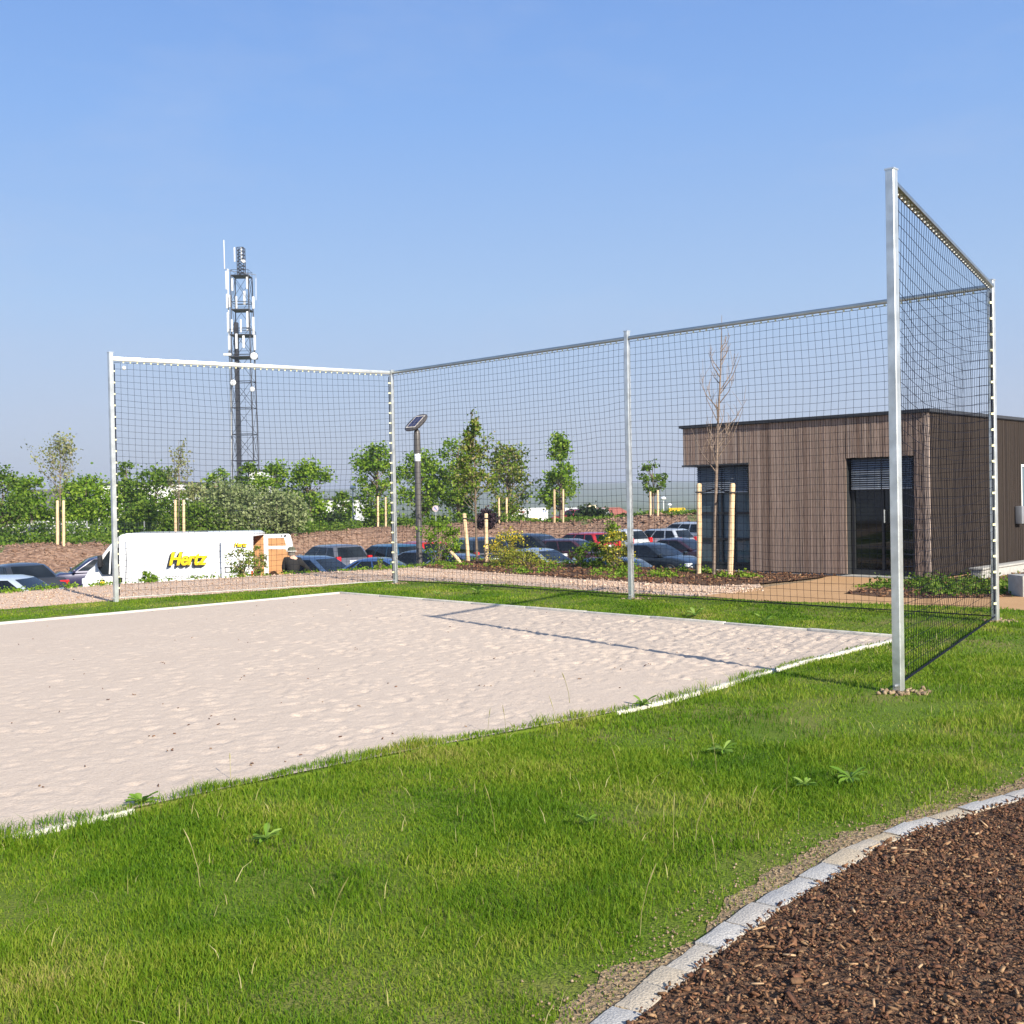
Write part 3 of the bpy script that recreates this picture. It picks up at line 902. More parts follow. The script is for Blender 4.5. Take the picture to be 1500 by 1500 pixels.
# bottom cord of the left wing (pale) and heavier dark bottom cord of the right wing
for key, mt, rr in (('LC', M['rope_white'], .006), ('FN', M['net'], .009), ('CM', M['net'], .006), ('MF', M['net'], .006)):
    mb = MB(); mb.tube(nets[key][1][-1] - E([0, 0, .004]), rr, 5)
    mb.build('bottom_cord', mt, fence)
# clips: each on its post; on the right rail each its own; the rest in one
def clip_mesh(mb, p, d):
    mb.box(p, (.032, .032, .026))
for nm, other in (('L', 'C'), ('C', 'L'), ('F', 'N')):
    d = E([*POST[other], 0]) - E([*POST[nm], 0]); d /= np.linalg.norm(d)
    for k in range(20):
        mb = MB(); z = .22 + k * .185
        clip_mesh(mb, W((POST[nm][0] + d[0] * .049, POST[nm][1] + d[1] * .049, z)), d)
        mb.build('net_clip', M['clip'], posts[nm])
    mb = MB(); mb.tube([W((POST[nm][0] + d[0] * .058, POST[nm][1] + d[1] * .058, .1)), W((POST[nm][0] + d[0] * .058, POST[nm][1] + d[1] * .058, 3.85))], .008, 5)
    mb.build('edge_cord', M['net'], posts[nm])
def rail_pts(a, b, step):
    pa = E([*POST[a], 0]); pb = E([*POST[b], 0]); d = pb - pa; L = np.linalg.norm(d); d /= L
    k = int((L - .3) / step)
    return [pa + d * (.15 + (i + .5) * (L - .3) / k) for i in range(k)]
for p in rail_pts('N', 'F', .13)[:40]:
    mb = MB(); mb.box(W((p[0], p[1], ZR - .034)), (.014, .014, .022)); mb.build('rail_clip', M['rope_white'], fence)
mb = MB()
for a, b in (('L', 'C'), ('C', 'M'), ('M', 'F')):
    for p in rail_pts(a, b, .11): mb.box(W((p[0], p[1], ZR - .046)), (.02, .02, .024))
o = mb.build('rail_clip', M['clip'], fence); o['kind'] = 'stuff'
# white ball-shaped tag caught near the upper corner of the left wing
mb = MB(); p = D(181.5, 539, 17.9); mb.lathe([(.004, -.035), (.025, -.024), (.034, 0), (.025, .024), (.004, .035)], W(p), 10)
mb.build('net_tag', M['rope_white'], fence, smooth=True)
# earth collars at the post feet
for nm in ('F', 'C', 'M', 'N'):
    p = POST[nm]
    n = 40; X = p[0] + .05 + rng.normal(0, .09, n); Y = p[1] + rng.normal(0, .07, n)
    scatter_chunks('soil_heap', X, Y, np.full(n, .008), rng.uniform(.02, .05, n), rng.uniform(.02, .04, n), rng.uniform(.012, .03, n), M['crumb'], {'F': 'loose reddish earth heaped at the foot of the right rear fence post', 'C': 'loose earth at the foot of the corner fence post by the van', 'M': 'loose earth at the foot of the middle fence post', 'N': 'bare crumbly earth around the foot of the nearest fence post'}[nm], 'soil', .5)

# ------------------------------------------------------------------ pavilion
pav = thing('pavilion', 'low flat-roofed pavilion clad in weathered vertical timber boards', 'building', (B0[0], B0[1], 0), R(135.59 - 0))
# local frame: +x along the facade to the left, +y into the building
def axes_check():
    pass
pav.rotation_euler = (0, 0, math.atan2(E1[1], E1[0]))
# with x along E1, local +y = rotate E1 by +90 deg = (-E1y, E1x)
yl = np.array([-E1[1], E1[0]])
YS = 1.0 if yl @ E2 > 0 else -1.0        # sign so that y*YS goes into the building
BH = 2.98
DEPTH = 12.0
def lb(mb, u0, u1, v0, v1, z0, z1, mi=0):
    mb.box(((u0 + u1) / 2, YS * (v0 + v1) / 2, (z0 + z1) / 2), (u1 - u0, v1 - v0, z1 - z0), None, mi)
# solid core with openings
core = MB()
T = .28
lb(core, .03, .29, .03, T, 0, BH - .06)
lb(core, .29, 1.58, .03, T, 2.19, BH - .06)
lb(core, 1.58, 3.68, .03, T, 0, BH - .06)
lb(core, 3.68, 5.22, .03, T, 2.17, BH - .06)
lb(core, .03, T, T + .003, 4.36, 0, BH - .06)
lb(core, .03, T, 4.36, 6.6, 2.07, BH - .06)
lb(core, .03, T, 4.36, 6.6, 0, .82)
lb(core, .03, T, 6.6, DEPTH, 0, BH - .06)
lb(core, 5.0, 5.22, T + .003, DEPTH, 2.17, BH - .06)
lb(core, 4.8, 5.0, 3.0, DEPTH, 0, 2.17)
lb(core, .3, 4.99, DEPTH - .2, DEPTH, 0, BH - .06)
core.build('wall', M['frame_dark'], pav)
# floor slab, ceiling and roof
mb = MB(); lb(mb, T + .01, 4.98, .02, DEPTH - .22, -.05, .015); mb.build('floor', M['concrete'], pav)
mb = MB(); lb(mb, T + .005, 4.98, T + .006, DEPTH - .21, 2.5, 2.56); mb.build('ceiling', M['white_far'], pav)
mb = MB(); lb(mb, -.01, 5.27, -.012, DEPTH, BH - .058, BH - .004); mb.build('roof', M['coping'], pav)
mb = MB()
lb(mb, -.045, 5.31, -.045, -.014, BH - .045, BH + .012)
lb(mb, -.045, -.014, -.012, DEPTH, BH - .045, BH + .012)
lb(mb, 5.275, 5.31, -.012, DEPTH, BH - .045, BH + .012)
mb.build('roof_edge', M['coping'], pav)
mb = MB(); lb(mb, 3.66, 5.26, -.03, .6, 2.135, 2.168); mb.build('soffit', M['coping'], pav)
# cladding boards: narrow vertical boards, uneven thickness
brng = random.Random(5)
def boards(mb, axis, a0, a1, z0, z1, at, sgn):
    a = a0
    while a < a1 - .01:
        w = min(brng.choice((.045, .05, .055, .075)), a1 - a)
        th = brng.choice((.020, .022, .023, .025))
        if axis == 'u':
            mb.box((a + w / 2, YS * (at - sgn * th / 2), (z0 + z1) / 2 + brng.uniform(-.004, .004)), (w - .011, th, z1 - z0))
        else:
            mb.box((at - sgn * th / 2, YS * (a + w / 2), (z0 + z1) / 2 + brng.uniform(-.004, .004)), (th, w - .008, z1 - z0))
        a += w
mb = MB()
ZT = BH - .05
boards(mb, 'u', -.005, .285, .03, ZT, .03, 1)
boards(mb, 'u', .29, 1.58, 2.18, ZT, .03, 1)
boards(mb, 'u', 1.585, 3.675, .03, ZT, .03, 1)
boards(mb, 'u', 3.68, 5.25, 2.17, ZT, .03, 1)
mb.build('front_cladding', M['board'], pav)
mb = MB()
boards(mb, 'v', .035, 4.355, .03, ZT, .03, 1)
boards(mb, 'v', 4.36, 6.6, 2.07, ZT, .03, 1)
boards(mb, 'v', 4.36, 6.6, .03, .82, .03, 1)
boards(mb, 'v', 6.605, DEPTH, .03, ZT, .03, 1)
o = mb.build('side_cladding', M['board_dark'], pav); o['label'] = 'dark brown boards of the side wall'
mb = MB(); boards(mb, 'v', .06, DEPTH, 2.17, ZT, 5.22, -1); mb.build('end_cladding', M['board'], pav)
# window at the left corner
def glazed(name, u0, u1, z0, z1, v, muls, trans, gl, fr=.05, label=None):
    f = MB()
    lb(f, u0, u0 + fr, v, v + .07, z0, z1); lb(f, u1 - fr, u1, v, v + .07, z0, z1)
    lb(f, u0 + fr, u1 - fr, v, v + .07, z0, z0 + .09); lb(f, u0 + fr, u1 - fr, v, v + .07, z1 - .06, z1)
    for u in muls: lb(f, u - .022, u + .022, v + .002, v + .068, z0 + .09, z1 - .06)
    for z in trans: lb(f, u0 + fr, u1 - fr, v - .003, v + .072, z - .025, z + .025)
    fo = f.build(name, M['frame_dark'], pav)
    g = MB(); lb(g, u0 + fr + .001, u1 - fr - .001, v + .03, v + .042, z0 + .091, z1 - .061)
    g.build('pane', gl, fo)
    return fo
w1 = glazed('window', 3.70, 5.0, .02, 2.16, .16, (4.13, 4.42, 4.55), (.13 + .02, .64, 1.17), M['win_glass'])
mb = MB()
lb(mb, 4.97, 5.0, .24, .31, .02, 2.16)
for z in (.05, .64, 1.17): lb(mb, 4.97, 5.0, .312, 2.95, z - .025, z + .025)
lb(mb, 4.97, 5.0, 2.95, 2.998, .02, 2.16)
e_ = mb.build('end_window', M['frame_dark'], pav)
mb = MB(); lb(mb, 4.98, 4.99, .312, 2.95, .03, 2.15); mb.build('pane', M['win_glass'], e_)
d1 = glazed('glass_door', .32, 1.56, .02, 2.17, .16, (.95,), (), M['door_glass'], .06)
mb = MB(); mb.tube([(.90, YS * .12, .98), (.90, YS * .12, 1.22)], .012, 6); mb.tube([(.90, YS * .12, 1.0), (.90, YS * .165, 1.0)], .008, 5); mb.tube([(.90, YS * .12, 1.2), (.90, YS * .165, 1.2)], .008, 5)
mb.build('handle', M['alu'], d1)
def blind(u0, u1, z0, z1, v):
    mb = MB(); z = z1
    while z > z0:
        mb.add([(u0, YS * (v - .022), z - .014), (u1, YS * (v - .022), z - .014), (u1, YS * (v + .022), z + .010), (u0, YS * (v + .022), z + .010)], [(0, 1, 2, 3)])
        mb.add([(u0, YS * (v - .022), z - .016), (u1, YS * (v - .022), z - .016), (u1, YS * (v + .022), z + .008), (u0, YS * (v + .022), z + .008)], [(3, 2, 1, 0)])
        z -= .040
    lb(mb, u0, u1, v - .02, v + .02, z - .012, z + .006)
    return mb
for (u0, u1) in ((3.76, 4.36), (4.38, 4.98)):
    blind(u0, u1, 1.60, 2.12, .11).build('blind', M['blind'], pav)
for (u0, u1) in ((.36, .93), (.95, 1.52)):
    blind(u0, u1, 1.62, 2.13, .11).build('blind', M['blind'], pav)
mb = MB(); lb(mb, .25, 1.62, -.16, .155, -.03, .012); mb.build('doorstep', M['concrete'], pav)
# side window and wall box
f = MB()
def sb(mb, v0, v1, z0, z1, u0, u1): lb(mb, u0, u1, v0, v1, z0, z1)
sb(f, 4.38, 4.43, .84, 2.05, .02, .1); sb(f, 6.53, 6.58, .84, 2.05, .02, .1); sb(f, 4.43, 6.53, .84, .90, .02, .1); sb(f, 4.43, 6.53, 2.0, 2.05, .02, .1); sb(f, 5.45, 5.5, .9, 2.0, .022, .098)
fo = f.build('side_window', M['white_far'], pav)
g = MB(); sb(g, 4.431, 6.529, .901, 1.999, .05, .06); g.build('pane', M['win_glass'], fo)
mb = MB(); sb(mb, 3.95, 4.2, .85, 1.2, -.14, -.008); mb.build('meter_box', M['steel'], pav, bevel=.01)

# low wall beside the pavilion and concrete block seat
lw = thing('low_wall', 'low pale concrete wall in front of the dark side of the pavilion', 'wall', (8.1, 19.0, 0))
p0 = B0 + E2 * .45 - E1 * .62
dirw = E2
lw.location = (p0[0], p0[1], 0); lw.rotation_euler = (0, 0, math.atan2(E2[1], E2[0]))
mb = MB(); mb.box((3.5, 0, .05), (7.0, .2, .20)); mb.build('wall_base', M['concrete'], lw, bevel=.02)
mb = MB(); mb.box((3.5, 0, .168), (7.04, .25, .036)); mb.build('wall_cap', M['concrete'], lw, bevel=.012)
bp = G(1530, 871)
mb = MB(); mb.box((0, 0, .13), (.9, .4, .34)); o = mb.build('concrete_block', M['concrete'], None, bevel=.02)
o.location = (bp[0], bp[1], 0); o.rotation_euler = (0, 0, .1); tag(o, 'pale concrete block seat standing on the planting bed at the right edge', 'block')

# ------------------------------------------------------------------ cars
MIRROR = (1, -1)
def car(label, kind, col, px, dist, head, paintmat=None, z=None):
    """head: plan angle of the direction the car faces, degrees from +X"""
    p = D(px, 800, dist)
    gzv = gz(p[0], p[1]) if z is None else z
    t = thing('parked_car', label, 'car', (p[0], p[1], gzv), R(head), 'cars parked on the lower car park')
    pm = paintmat or paint('car_paint', col)
    S = {
     'sedan':  dict(L=4.5, w=.87, hood=.80, belt=.93, deck=.97, roof=1.40, rb=-1.60, rr=-.80, fr=.15, fb=1.02),
     'hatch':  dict(L=4.0, w=.85, hood=.84, belt=.93, deck=.93, roof=1.46, rb=-1.88, rr=-1.45, fr=.20, fb=1.00),
     'estate': dict(L=4.5, w=.87, hood=.82, belt=.94, deck=.94, roof=1.46, rb=-2.12, rr=-1.70, fr=.20, fb=1.08),
     'mpv':    dict(L=4.4, w=.89, hood=.98, belt=1.05, deck=1.05, roof=1.68, rb=-2.12, rr=-1.85, fr=.30, fb=1.30),
    }[kind]
    L, w = S['L'], S['w']; h = L / 2
    # lower body, lofted along the length
    st = [(-h, .62, .80, .36), (-h + .04, S['deck'] - .14, .90, .28), (-h + .16, S['deck'] - .03, .965, .24), (S['rb'] + .1, S['belt'] + .005, 1.0, .20),
          (-1.0, S['belt'], 1.0, .18), (0, S['belt'] - .01, 1.0, .18), (S['fb'], S['belt'] - .03, 1.0, .18), (S['fb'] + .35, (S['belt'] + S['hood']) / 2 + .02, .985, .19),
          (h - .35, S['hood'] - .06, .95, .22), (h - .10, S['hood'] - .17, .88, .26), (h, .52, .74, .34)]
    mb = MB(); ring = []
    for (x, zt, wf, zb) in st:
        ww = w * wf
        zt2 = zt - .10
        half = [(0, zt + .015), (ww * .6, zt + .008), (ww * .88, zt - .012), (ww * .965, zt - .05), (ww, zt2 - .08 if zt2 - .08 > zb + .2 else zb + .2), (ww * .995, (zb + zt) / 2 - .05), (ww * .97, zb + .08), (ww * .9, zb), (0, zb)]
        full = [(x, y, z_) for y, z_ in half] + [(x, -y, z_) for y, z_ in half[-2:0:-1]]
        ring.append(full)
    n = len(ring[0])
    vs = [v for r in ring for v in r]
    fs = [(i * n + k, i * n + (k + 1) % n, (i + 1) * n + (k + 1) % n, (i + 1) * n + k) for i in range(len(st) - 1) for k in range(n)]
    fs += [tuple(range(n)), tuple((len(st) - 1) * n + k for k in range(n))[::-1]]
    mb.add(vs, fs)
    # greenhouse
    zb, zr = S['belt'] - .03, S['roof']
    def gh(f, side, lo=True):
        pass
    wb, wr = w * .955, w * .76
    xs_b = [S['rb'], (S['rb'] + S['fb']) / 2, S['fb']]; xs_r = [S['rr'], (S['rr'] + S['fr']) / 2, S['fr']]
    rings = []
    for f in (0, .35, .7, .92, 1.0):
        e = f ** 1.05
        x0 = S['rb'] + (S['rr'] - S['rb']) * e; x1 = S['fb'] + (S['fr'] - S['fb']) * e
        y = wb + (wr - wb) * f ** 1.4
        zz = zb + (zr - zb) * (f - .03 * (f > .9) * (f < 1))
        if f == 1.0:
            x0 += .13; x1 -= .16; y -= .13; zz = zr
        c = .10
        pts = []
        for (xa, ya, s1, s2) in ((x1, y, 0, 1), (x0, y, 1, 0), (x0, -y, 0, -1), (x1, -y, -1, 0)):
            pts.append((xa, ya))
        poly = [(x1 - c * 1.2, y), (x0 + c * 1.2, y), (x0 + c * .2, y - c), (x0, 0), (x0 + c * .2, -y + c), (x0 + c * 1.2, -y), (x1 - c * 1.2, -y), (x1 - c * .2, -y + c), (x1 + .05, 0), (x1 - c * .2, y - c)]
        rings.append([(a, b, zz) for a, b in poly])
    n = len(rings[0]); vs = [v for r in rings for v in r]
    fs = [(i * n + k, i * n + (k + 1) % n, (i + 1) * n + (k + 1) % n, (i + 1) * n + k) for i in range(len(rings) - 1) for k in range(n)]
    top = (len(rings) - 1) * n
    fs.append(tuple(top + k for k in range(n)))
    vs.append(((S['rr'] + S['fr']) / 2, 0, zr + .035)); ci = len(vs) - 1
    fs.pop()
    fs += [(top + k, top + (k + 1) % n, ci) for k in range(n)]
    mb.add(vs, fs)
    bm = bmesh.new()
    body = mb.build('body', pm, t, smooth=True, angle=38)
    bm.from_mesh(body.data); bmesh.ops.recalc_face_normals(bm, faces=bm.faces); bm.to_mesh(body.data); bm.free()
    # glass, following the greenhouse surface a few millimetres proud
    def surf(f):
        e = f ** 1.05
        x0 = S['rb'] + (S['rr'] - S['rb']) * e; x1 = S['fb'] + (S['fr'] - S['fb']) * e
        y = wb + (wr - wb) * f ** 1.4
        return x0, x1, y, zb + (zr - zb) * f
    def side_glass(u0, u1, sgn, name):
        g = MB(); k = 6; vs = []
        for i in range(k + 1):
            f = .12 + (.84 - .12) * i / k
            x0, x1, y, zz = surf(f)
            a, b = x0 + .16, x1 - .16
            vs += [(a + (b - a) * u0, sgn * (y + .009), zz), (a + (b - a) * u1, sgn * (y + .009), zz)]
        fs = [(2 * i, 2 * i + 1, 2 * i + 3, 2 * i + 2) for i in range(k)]
        g.add(vs, fs); return g.build(name, M['car_glass'], t, smooth=True)
    spl = {'sedan': [(.0, .10), (.14, .52), (.56, 1)], 'hatch': [(.0, .16), (.20, .52), (.56, 1)], 'estate': [(.0, .24), (.28, .60), (.63, 1)], 'mpv': [(.0, .25), (.29, .61), (.64, 1)]}[kind]
    for sgn in MIRROR:
        for (a, b) in spl: side_glass(a, b, sgn, 'side_window')
    def end_glass(front, name):
        g = MB(); k = 6; vs = []
        for i in range(k + 1):
            f = .08 + (.86 - .08) * i / k
            x0, x1, y, zz = surf(f)
            xe = x1 if front else x0; o_ = .010 if front else -.010
            yy = y - .13
            vs += [(xe - (.02 if front else -.02) + o_, yy, zz), (xe + (.05 if front else 0) + o_, 0, zz), (xe - (.02 if front else -.02) + o_, -yy, zz)]
        fs = []
        for i in range(k):
            for q in (0, 1): fs.append((3 * i + q, 3 * i + q + 1, 3 * i + q + 4, 3 * i + q + 3))
        g.add(vs, fs); return g.build(name, M['car_glass'], t, smooth=True)
    end_glass(True, 'windscreen'); end_glass(False, 'rear_window')
    for sgn in MIRROR:
        tl = MB()
        if kind == 'sedan':
            tl.box((-h + .085, sgn * (w - .19), S['deck'] - .20), (.10, .34, .15))
        else:
            tl.box((-h + .09, sgn * (w - .11), S['deck'] - .10), (.20, .19, .36))
        tl.build('tail_light', M['red_light'], t, bevel=.02)
        hl = MB(); hl.box((h - .17, sgn * (w - .20), S['hood'] - .20), (.18, .32, .14)); hl.build('headlight', M['lamp_lens'], t, bevel=.03)
        mr = MB(); mr.box((S['fb'] - .12, sgn * (w + .07), S['belt'] + .04), (.09, .18, .12)); mr.build('mirror', pm, t, bevel=.02)
        for fx in (-1.32, 1.32):
            wh = MB()
            ax = (E([1., 0, 0]), E([0, 0, 1.]), E([0, -sgn * 1.0, 0]))
            wh.lathe([(.20, .004), (.29, -.0), (.315, .03), (.315, .17), (.29, .2)], (fx, sgn * (w + .004), .315), 18, ax)
            wo_ = wh.build('wheel', M['rubber'], t, smooth=True)
            rm = MB(); rm.lathe([(.02, -.004), (.10, .004), (.19, -.004), (.205, .004)], (fx, sgn * (w + .005), .315), 14, ax)
            rm.build('rim', M['rim'], wo_, smooth=True)
    pl = MB(); pl.box((-h - .004, 0, (.60 if kind == 'sedan' else .78)), (.024, .52, .12)); pl.build('number_plate', M['plate'], t)
    bp_ = MB(); bp_.box((-h + .03, 0, .44), (.12, w * 1.72, .14)); bp_.build('bumper', M['black_plastic'], t, bevel=.04)
    gr = MB(); gr.box((h - .02, 0, .55), (.06, .80, .12)); gr.build('grille', M['black_plastic'], t, bevel=.02)
    return t

CARS = [
 ('pale silver-blue car nearest the left edge, half hidden by the gravel rim', 'hatch', (.42, .48, .55), 20, 31, -4),
 ('dark grey saloon with a red and amber tail light beside the pale silver car', 'sedan', (.028, .03, .034), 22, 39, 138),
 ('dark violet-blue car just in front of the nose of the white van', 'hatch', (.022, .02, .06), 142, 42, 205),
 ('grey estate car with white rear plate behind the man in the hat', 'estate', (.10, .105, .125), 482, 49, 128),
 ('teal blue estate car behind the corner fence post', 'estate', (.02, .075, .13), 566, 48.5, 130),
 ('small dark blue car right beside the man in the hat', 'hatch', (.035, .065, .13), 466, 38.6, -28),
 ('glossy mid-blue saloon seen side on, low in front of the grey and teal estates', 'sedan', (.025, .06, .17), 563, 38, -6),
 ('bright red car behind the round shrub near the solar lamp pole', 'hatch', (.50, .02, .012), 612, 51, 125),
 ('black low car under the branches of the round shrub', 'sedan', (.010, .010, .012), 628, 43, -20),
 ('black people carrier with one red light seen between the two stakes', 'mpv', (.012, .013, .02), 694, 48.5, 115),
 ('dark slate car just below the people carrier behind the stakes', 'sedan', (.04, .05, .09), 682, 39.5, -25),
 ('black boxy estate with dark windows behind the yellow broom', 'mpv', (.012, .012, .014), 786, 51, -38),
 ('silver-blue saloon with pale window pillar behind the yellow broom', 'sedan', (.20, .25, .33), 792, 42.5, -38),
 ('red estate car behind the dark green shrub', 'estate', (.36, .018, .02), 848, 59, 132),
 ('dark maroon car hidden mostly by the dark green shrub', 'hatch', (.05, .012, .014), 842, 50, -30),
 ('silver car whose roof shows above the yellow flowering shrub', 'hatch', (.46, .48, .50), 903, 63, 130),
 ('silver estate car with long side windows right of the middle fence post', 'estate', (.36, .39, .43), 962, 63, 135),
 ('silver people carrier with tall red rear light beside the pavilion window', 'mpv', (.40, .42, .46), 1002, 68, 130),
 ('black saloon with a bright headlight in front of the pavilion corner', 'sedan', (.008, .012, .016), 958, 45.5, -42),
 ('dark car with maroon sheen behind the black saloon', 'sedan', (.03, .008, .012), 1000, 50, -40),
 ('dark blue car, only its wing showing, low beside the middle fence post', 'hatch', (.015, .035, .10), 920, 34, -20),
]
for c in CARS: car(*c)

# ------------------------------------------------------------------ white van
vp = D(368, 800, 35)
VZ = -1.8
van = thing('delivery_van', 'white delivery van with yellow lettering and its rear doors open', 'van', (vp[0], vp[1] + 1.0, VZ), PI)
# local: x forward (screen left), y = -1.0 .. after half-turn +y faces the viewer
prof = [(0, .42), (0, 2.34), (.03, 2.41), (.12, 2.45), (3.95, 2.47), (4.12, 2.43), (4.28, 2.33), (4.55, 2.02), (4.86, 1.60), (4.95, 1.49), (5.18, 1.32), (5.33, 1.10), (5.41, .85), (5.42, .55), (5.36, .36), (5.1, .28), (.3, .28)]
HWV = .98
def sec(z):      # side tumble
    return HWV * (1 - .10 * max(0, (z - 1.55) / .95) ** 2 - .02 * max(0, (1.0 - z)))
mb = MB(); vs = []; n = len(prof)
rows = []
for sgn in (1, -1):
    for (x, z) in prof:
        nose = .86 if x > 5.3 else (.94 if x > 5.1 else (.975 if x > 4.9 else 1))
        vs.append((x, sgn * sec(z) * nose, z))
fs = [tuple(range(n)), tuple(range(2 * n - 1, n - 1, -1))]
for i in range(n):
    j = (i + 1) % n
    if i == 0: continue                    # open rear
    fs.append((j, i, n + i, n + j))
mb.add(vs, fs)
body = mb.build('body', M['white_paint'], van)
bm = bmesh.new(); bm.from_mesh(body.data)
bmesh.ops.recalc_face_normals(bm, faces=bm.faces)
es = [e for e in bm.edges if len(e.link_faces) == 2 and any(len(f.verts) > 8 for f in e.link_faces)]
bmesh.ops.bevel(bm, geom=es, offset=.06, segments=3, affect='EDGES', profile=.5, clamp_overlap=True)
bm.to_mesh(body.data); bm.free()
body.data.polygons.foreach_set('use_smooth', [True] * len(body.data.polygons))
body.data.set_sharp_from_angle(angle=R(35))
# plywood lined cargo space
mb = MB()
a, b, z0, z1, w_ = .02, 3.2, .55, 2.30, .84
q = [(a, -w_, z0), (b, -w_, z0), (b, w_, z0), (a, w_, z0), (a, -w_, z1), (b, -w_, z1), (b, w_, z1), (a, w_, z1)]
mb.add(q, [(0, 1, 2, 3), (4, 7, 6, 5), (0, 4, 5, 1), (1, 5, 6, 2), (2, 6, 7, 3)])
mb.build('cargo_lining', M['plywood'], van)
# frame round the rear opening
mb = MB()
for sgn in (1, -1): mb.box((-.005, sgn * .875, 1.36), (.05, .09, 1.90))
mb.box((-.005, 0, 2.345), (.05, 1.66, .09)); mb.box((-.005, 0, .47), (.05, 1.84, .14))
mb.build('rear_frame', M['white_paint'], van, bevel=.012)
YV = lambda z: sec(z) + .006
def vpoly(name, pts, mat, thick=.008, parent=van):
    g = MB(); g.prism([(x, YV(z), z) for x, z in pts], (0, thick, 0)); 
    o_ = g.build(name, mat, parent)
    bm = bmesh.new(); bm.from_mesh(o_.data); bmesh.ops.recalc_face_normals(bm, faces=bm.faces); bm.to_mesh(o_.data); bm.free()
    return o_
def vx(px): return (368 - px) * 35 / CAM_F
def vz(px, py): return D(px, py, 35)[2] - VZ
win = [(142, 831), (158, 808), (166, 803), (174, 803), (171, 841), (149, 842)]
vpoly('side_window', [(vx(x), vz(x, y)) for x, y in win], M['car_glass'])
for sgn in (-1,):
    g = MB(); g.prism([(vx(x), -YV(vz(x, y)), vz(x, y)) for x, y in win], (0, -.008, 0)); g.build('side_window', M['car_glass'], van)
vpoly('window_pillar', [(vx(x), vz(x, y)) for x, y in ((161, 805.5), (163, 804.5), (160.5, 841), (158.5, 841))], M['white_paint'], .014)
# windscreen
g = MB()
ws = [(4.30, 2.30, .84), (4.88, 1.57, .92)]
d_ = E([.78, 0, .62]) * .012
g.add([tuple(E([4.31, .80, 2.29]) + d_), tuple(E([4.31, -.80, 2.29]) + d_), tuple(E([4.85, -.89, 1.615]) + d_), tuple(E([4.85, .89, 1.615]) + d_)], [(0, 1, 2, 3)])
g.build('windscreen', M['car_glass'], van)
# door mirrors
for sgn in (1, -1):
    g = MB(); g.box((4.72, sgn * 1.10, 1.62), (.10, .20, .36)); g.tube([(4.66, sgn * .96, 1.5), (4.70, sgn * 1.08, 1.5)], .025, 6)
    g.build('mirror', M['black_plastic'], van, bevel=.03)
    g = MB(); g.box((5.34, sgn * .70, .98), (.14, .30, .20)); g.build('headlight', M['lamp_lens'], van, bevel=.04)
    for fx in (.95, 4.45):
        ax = (E([1., 0, 0]), E([0, 0, 1.]), E([0, -sgn * 1.0, 0]))
        g = MB(); g.lathe([(.20, .004), (.31, 0), (.34, .03), (.34, .2), (.31, .23)], (fx, sgn * (HWV - .005), .34), 20, ax); wq = g.build('wheel', M['rubber'], van, smooth=True)
        g = MB(); g.lathe([(.03, -.006), (.12, .006), (.20, -.004), (.22, .004)], (fx, sgn * (HWV - .003), .34), 14, ax); g.build('rim', M['rim'], wq, smooth=True)
g = MB(); g.box((5.40, 0, .48), (.10, 1.66, .26)); g.build('front_bumper', M['black_plastic'], van, bevel=.05)
g = MB(); g.prism([(vx(x), YV(1.0), vz(x, y)) for x, y in ((172, 846), (178, 846), (178, 853), (172, 853))], (0, .006, 0)); g.build('side_marker', M['black_plastic'], van)
g = MB(); g.prism([(vx(x), YV(1.0), vz(x, y)) for x, y in ((145, 852), (152, 852), (152, 858.5), (145, 858.5))], (0, .006, 0)); g.build('yellow_sticker', M['yellow'], van)
g = MB(); g.prism([(vx(x), YV(1.0), vz(x, y)) for x, y in ((145, 849), (152, 849), (152, 851.8), (145, 851.8))], (0, .006, 0)); g.build('black_sticker', M['black_ink'], van)
# roof rail and panel seam
g = MB(); g.box((2.65, .80, 2.462), (2.5, .03, .03)); g.build('roof_gutter', M['black_plastic'], van)
g = MB(); g.box((3.93, YV(1.4) - .002, 1.38), (.012, .006, 1.7)); g.build('door_seam', M['frame_dark'], van)
# rear door folded flat along the side, with its handle
rd = MB()
rd.prism([(.0, .0, .50), (.92, 0, .50), (.92, 0, 2.16), (.86, -.02, 2.26), (.0, -.03, 2.28)], (0, .045, 0))
rdo = rd.build('rear_door', M['white_paint'], van, bevel=.012); rdo.location = (.02, YV(1.3) + .012, 0)
g = MB()
for (x, z, sx, sz_) in ((.70, 1.36, .22, .02), (.70, 1.20, .22, .02), (.60, 1.28, .02, .16), (.80, 1.28, .02, .16)):
    g.box((x, .052, z), (sx, .012, sz_))
g.build('handle', M['black_plastic'], rdo)
# second rear door swung straight back, inner plywood panels towards the viewer
rd2 = thing  # (placeholder name not used)
pts = [(-.02, .45), (-1.02, .45), (-1.02, .9), (-.93, 2.0), (-.86, 2.26), (-.80, 2.31), (-.02, 2.31)]
g = MB(); g.prism([(x, -.92, z) for x, z in pts], (0, .06, 0))
door2 = g.build('rear_door', M['white_paint'], van, bevel=.015)
bm = bmesh.new(); bm.from_mesh(door2.data); bmesh.ops.recalc_face_normals(bm, faces=bm.faces); bm.to_mesh(door2.data); bm.free()
g = MB()
g.prism([(x, -.853, z) for x, z in ((-.13, .62), (-.90, .62), (-.88, 1.3), (-.80, 1.70), (-.70, 1.80), (-.13, 1.82))], (0, -.01, 0))
g.prism([(x, -.853, z) for x, z in ((-.13, 1.92), (-.72, 1.92), (-.66, 2.18), (-.13, 2.18))], (0, -.01, 0))
o_ = g.build('plywood_panel', M['plywood'], door2)
bm = bmesh.new(); bm.from_mesh(o_.data); bmesh.ops.recalc_face_normals(bm, faces=bm.faces); bm.to_mesh(o_.data); bm.free()
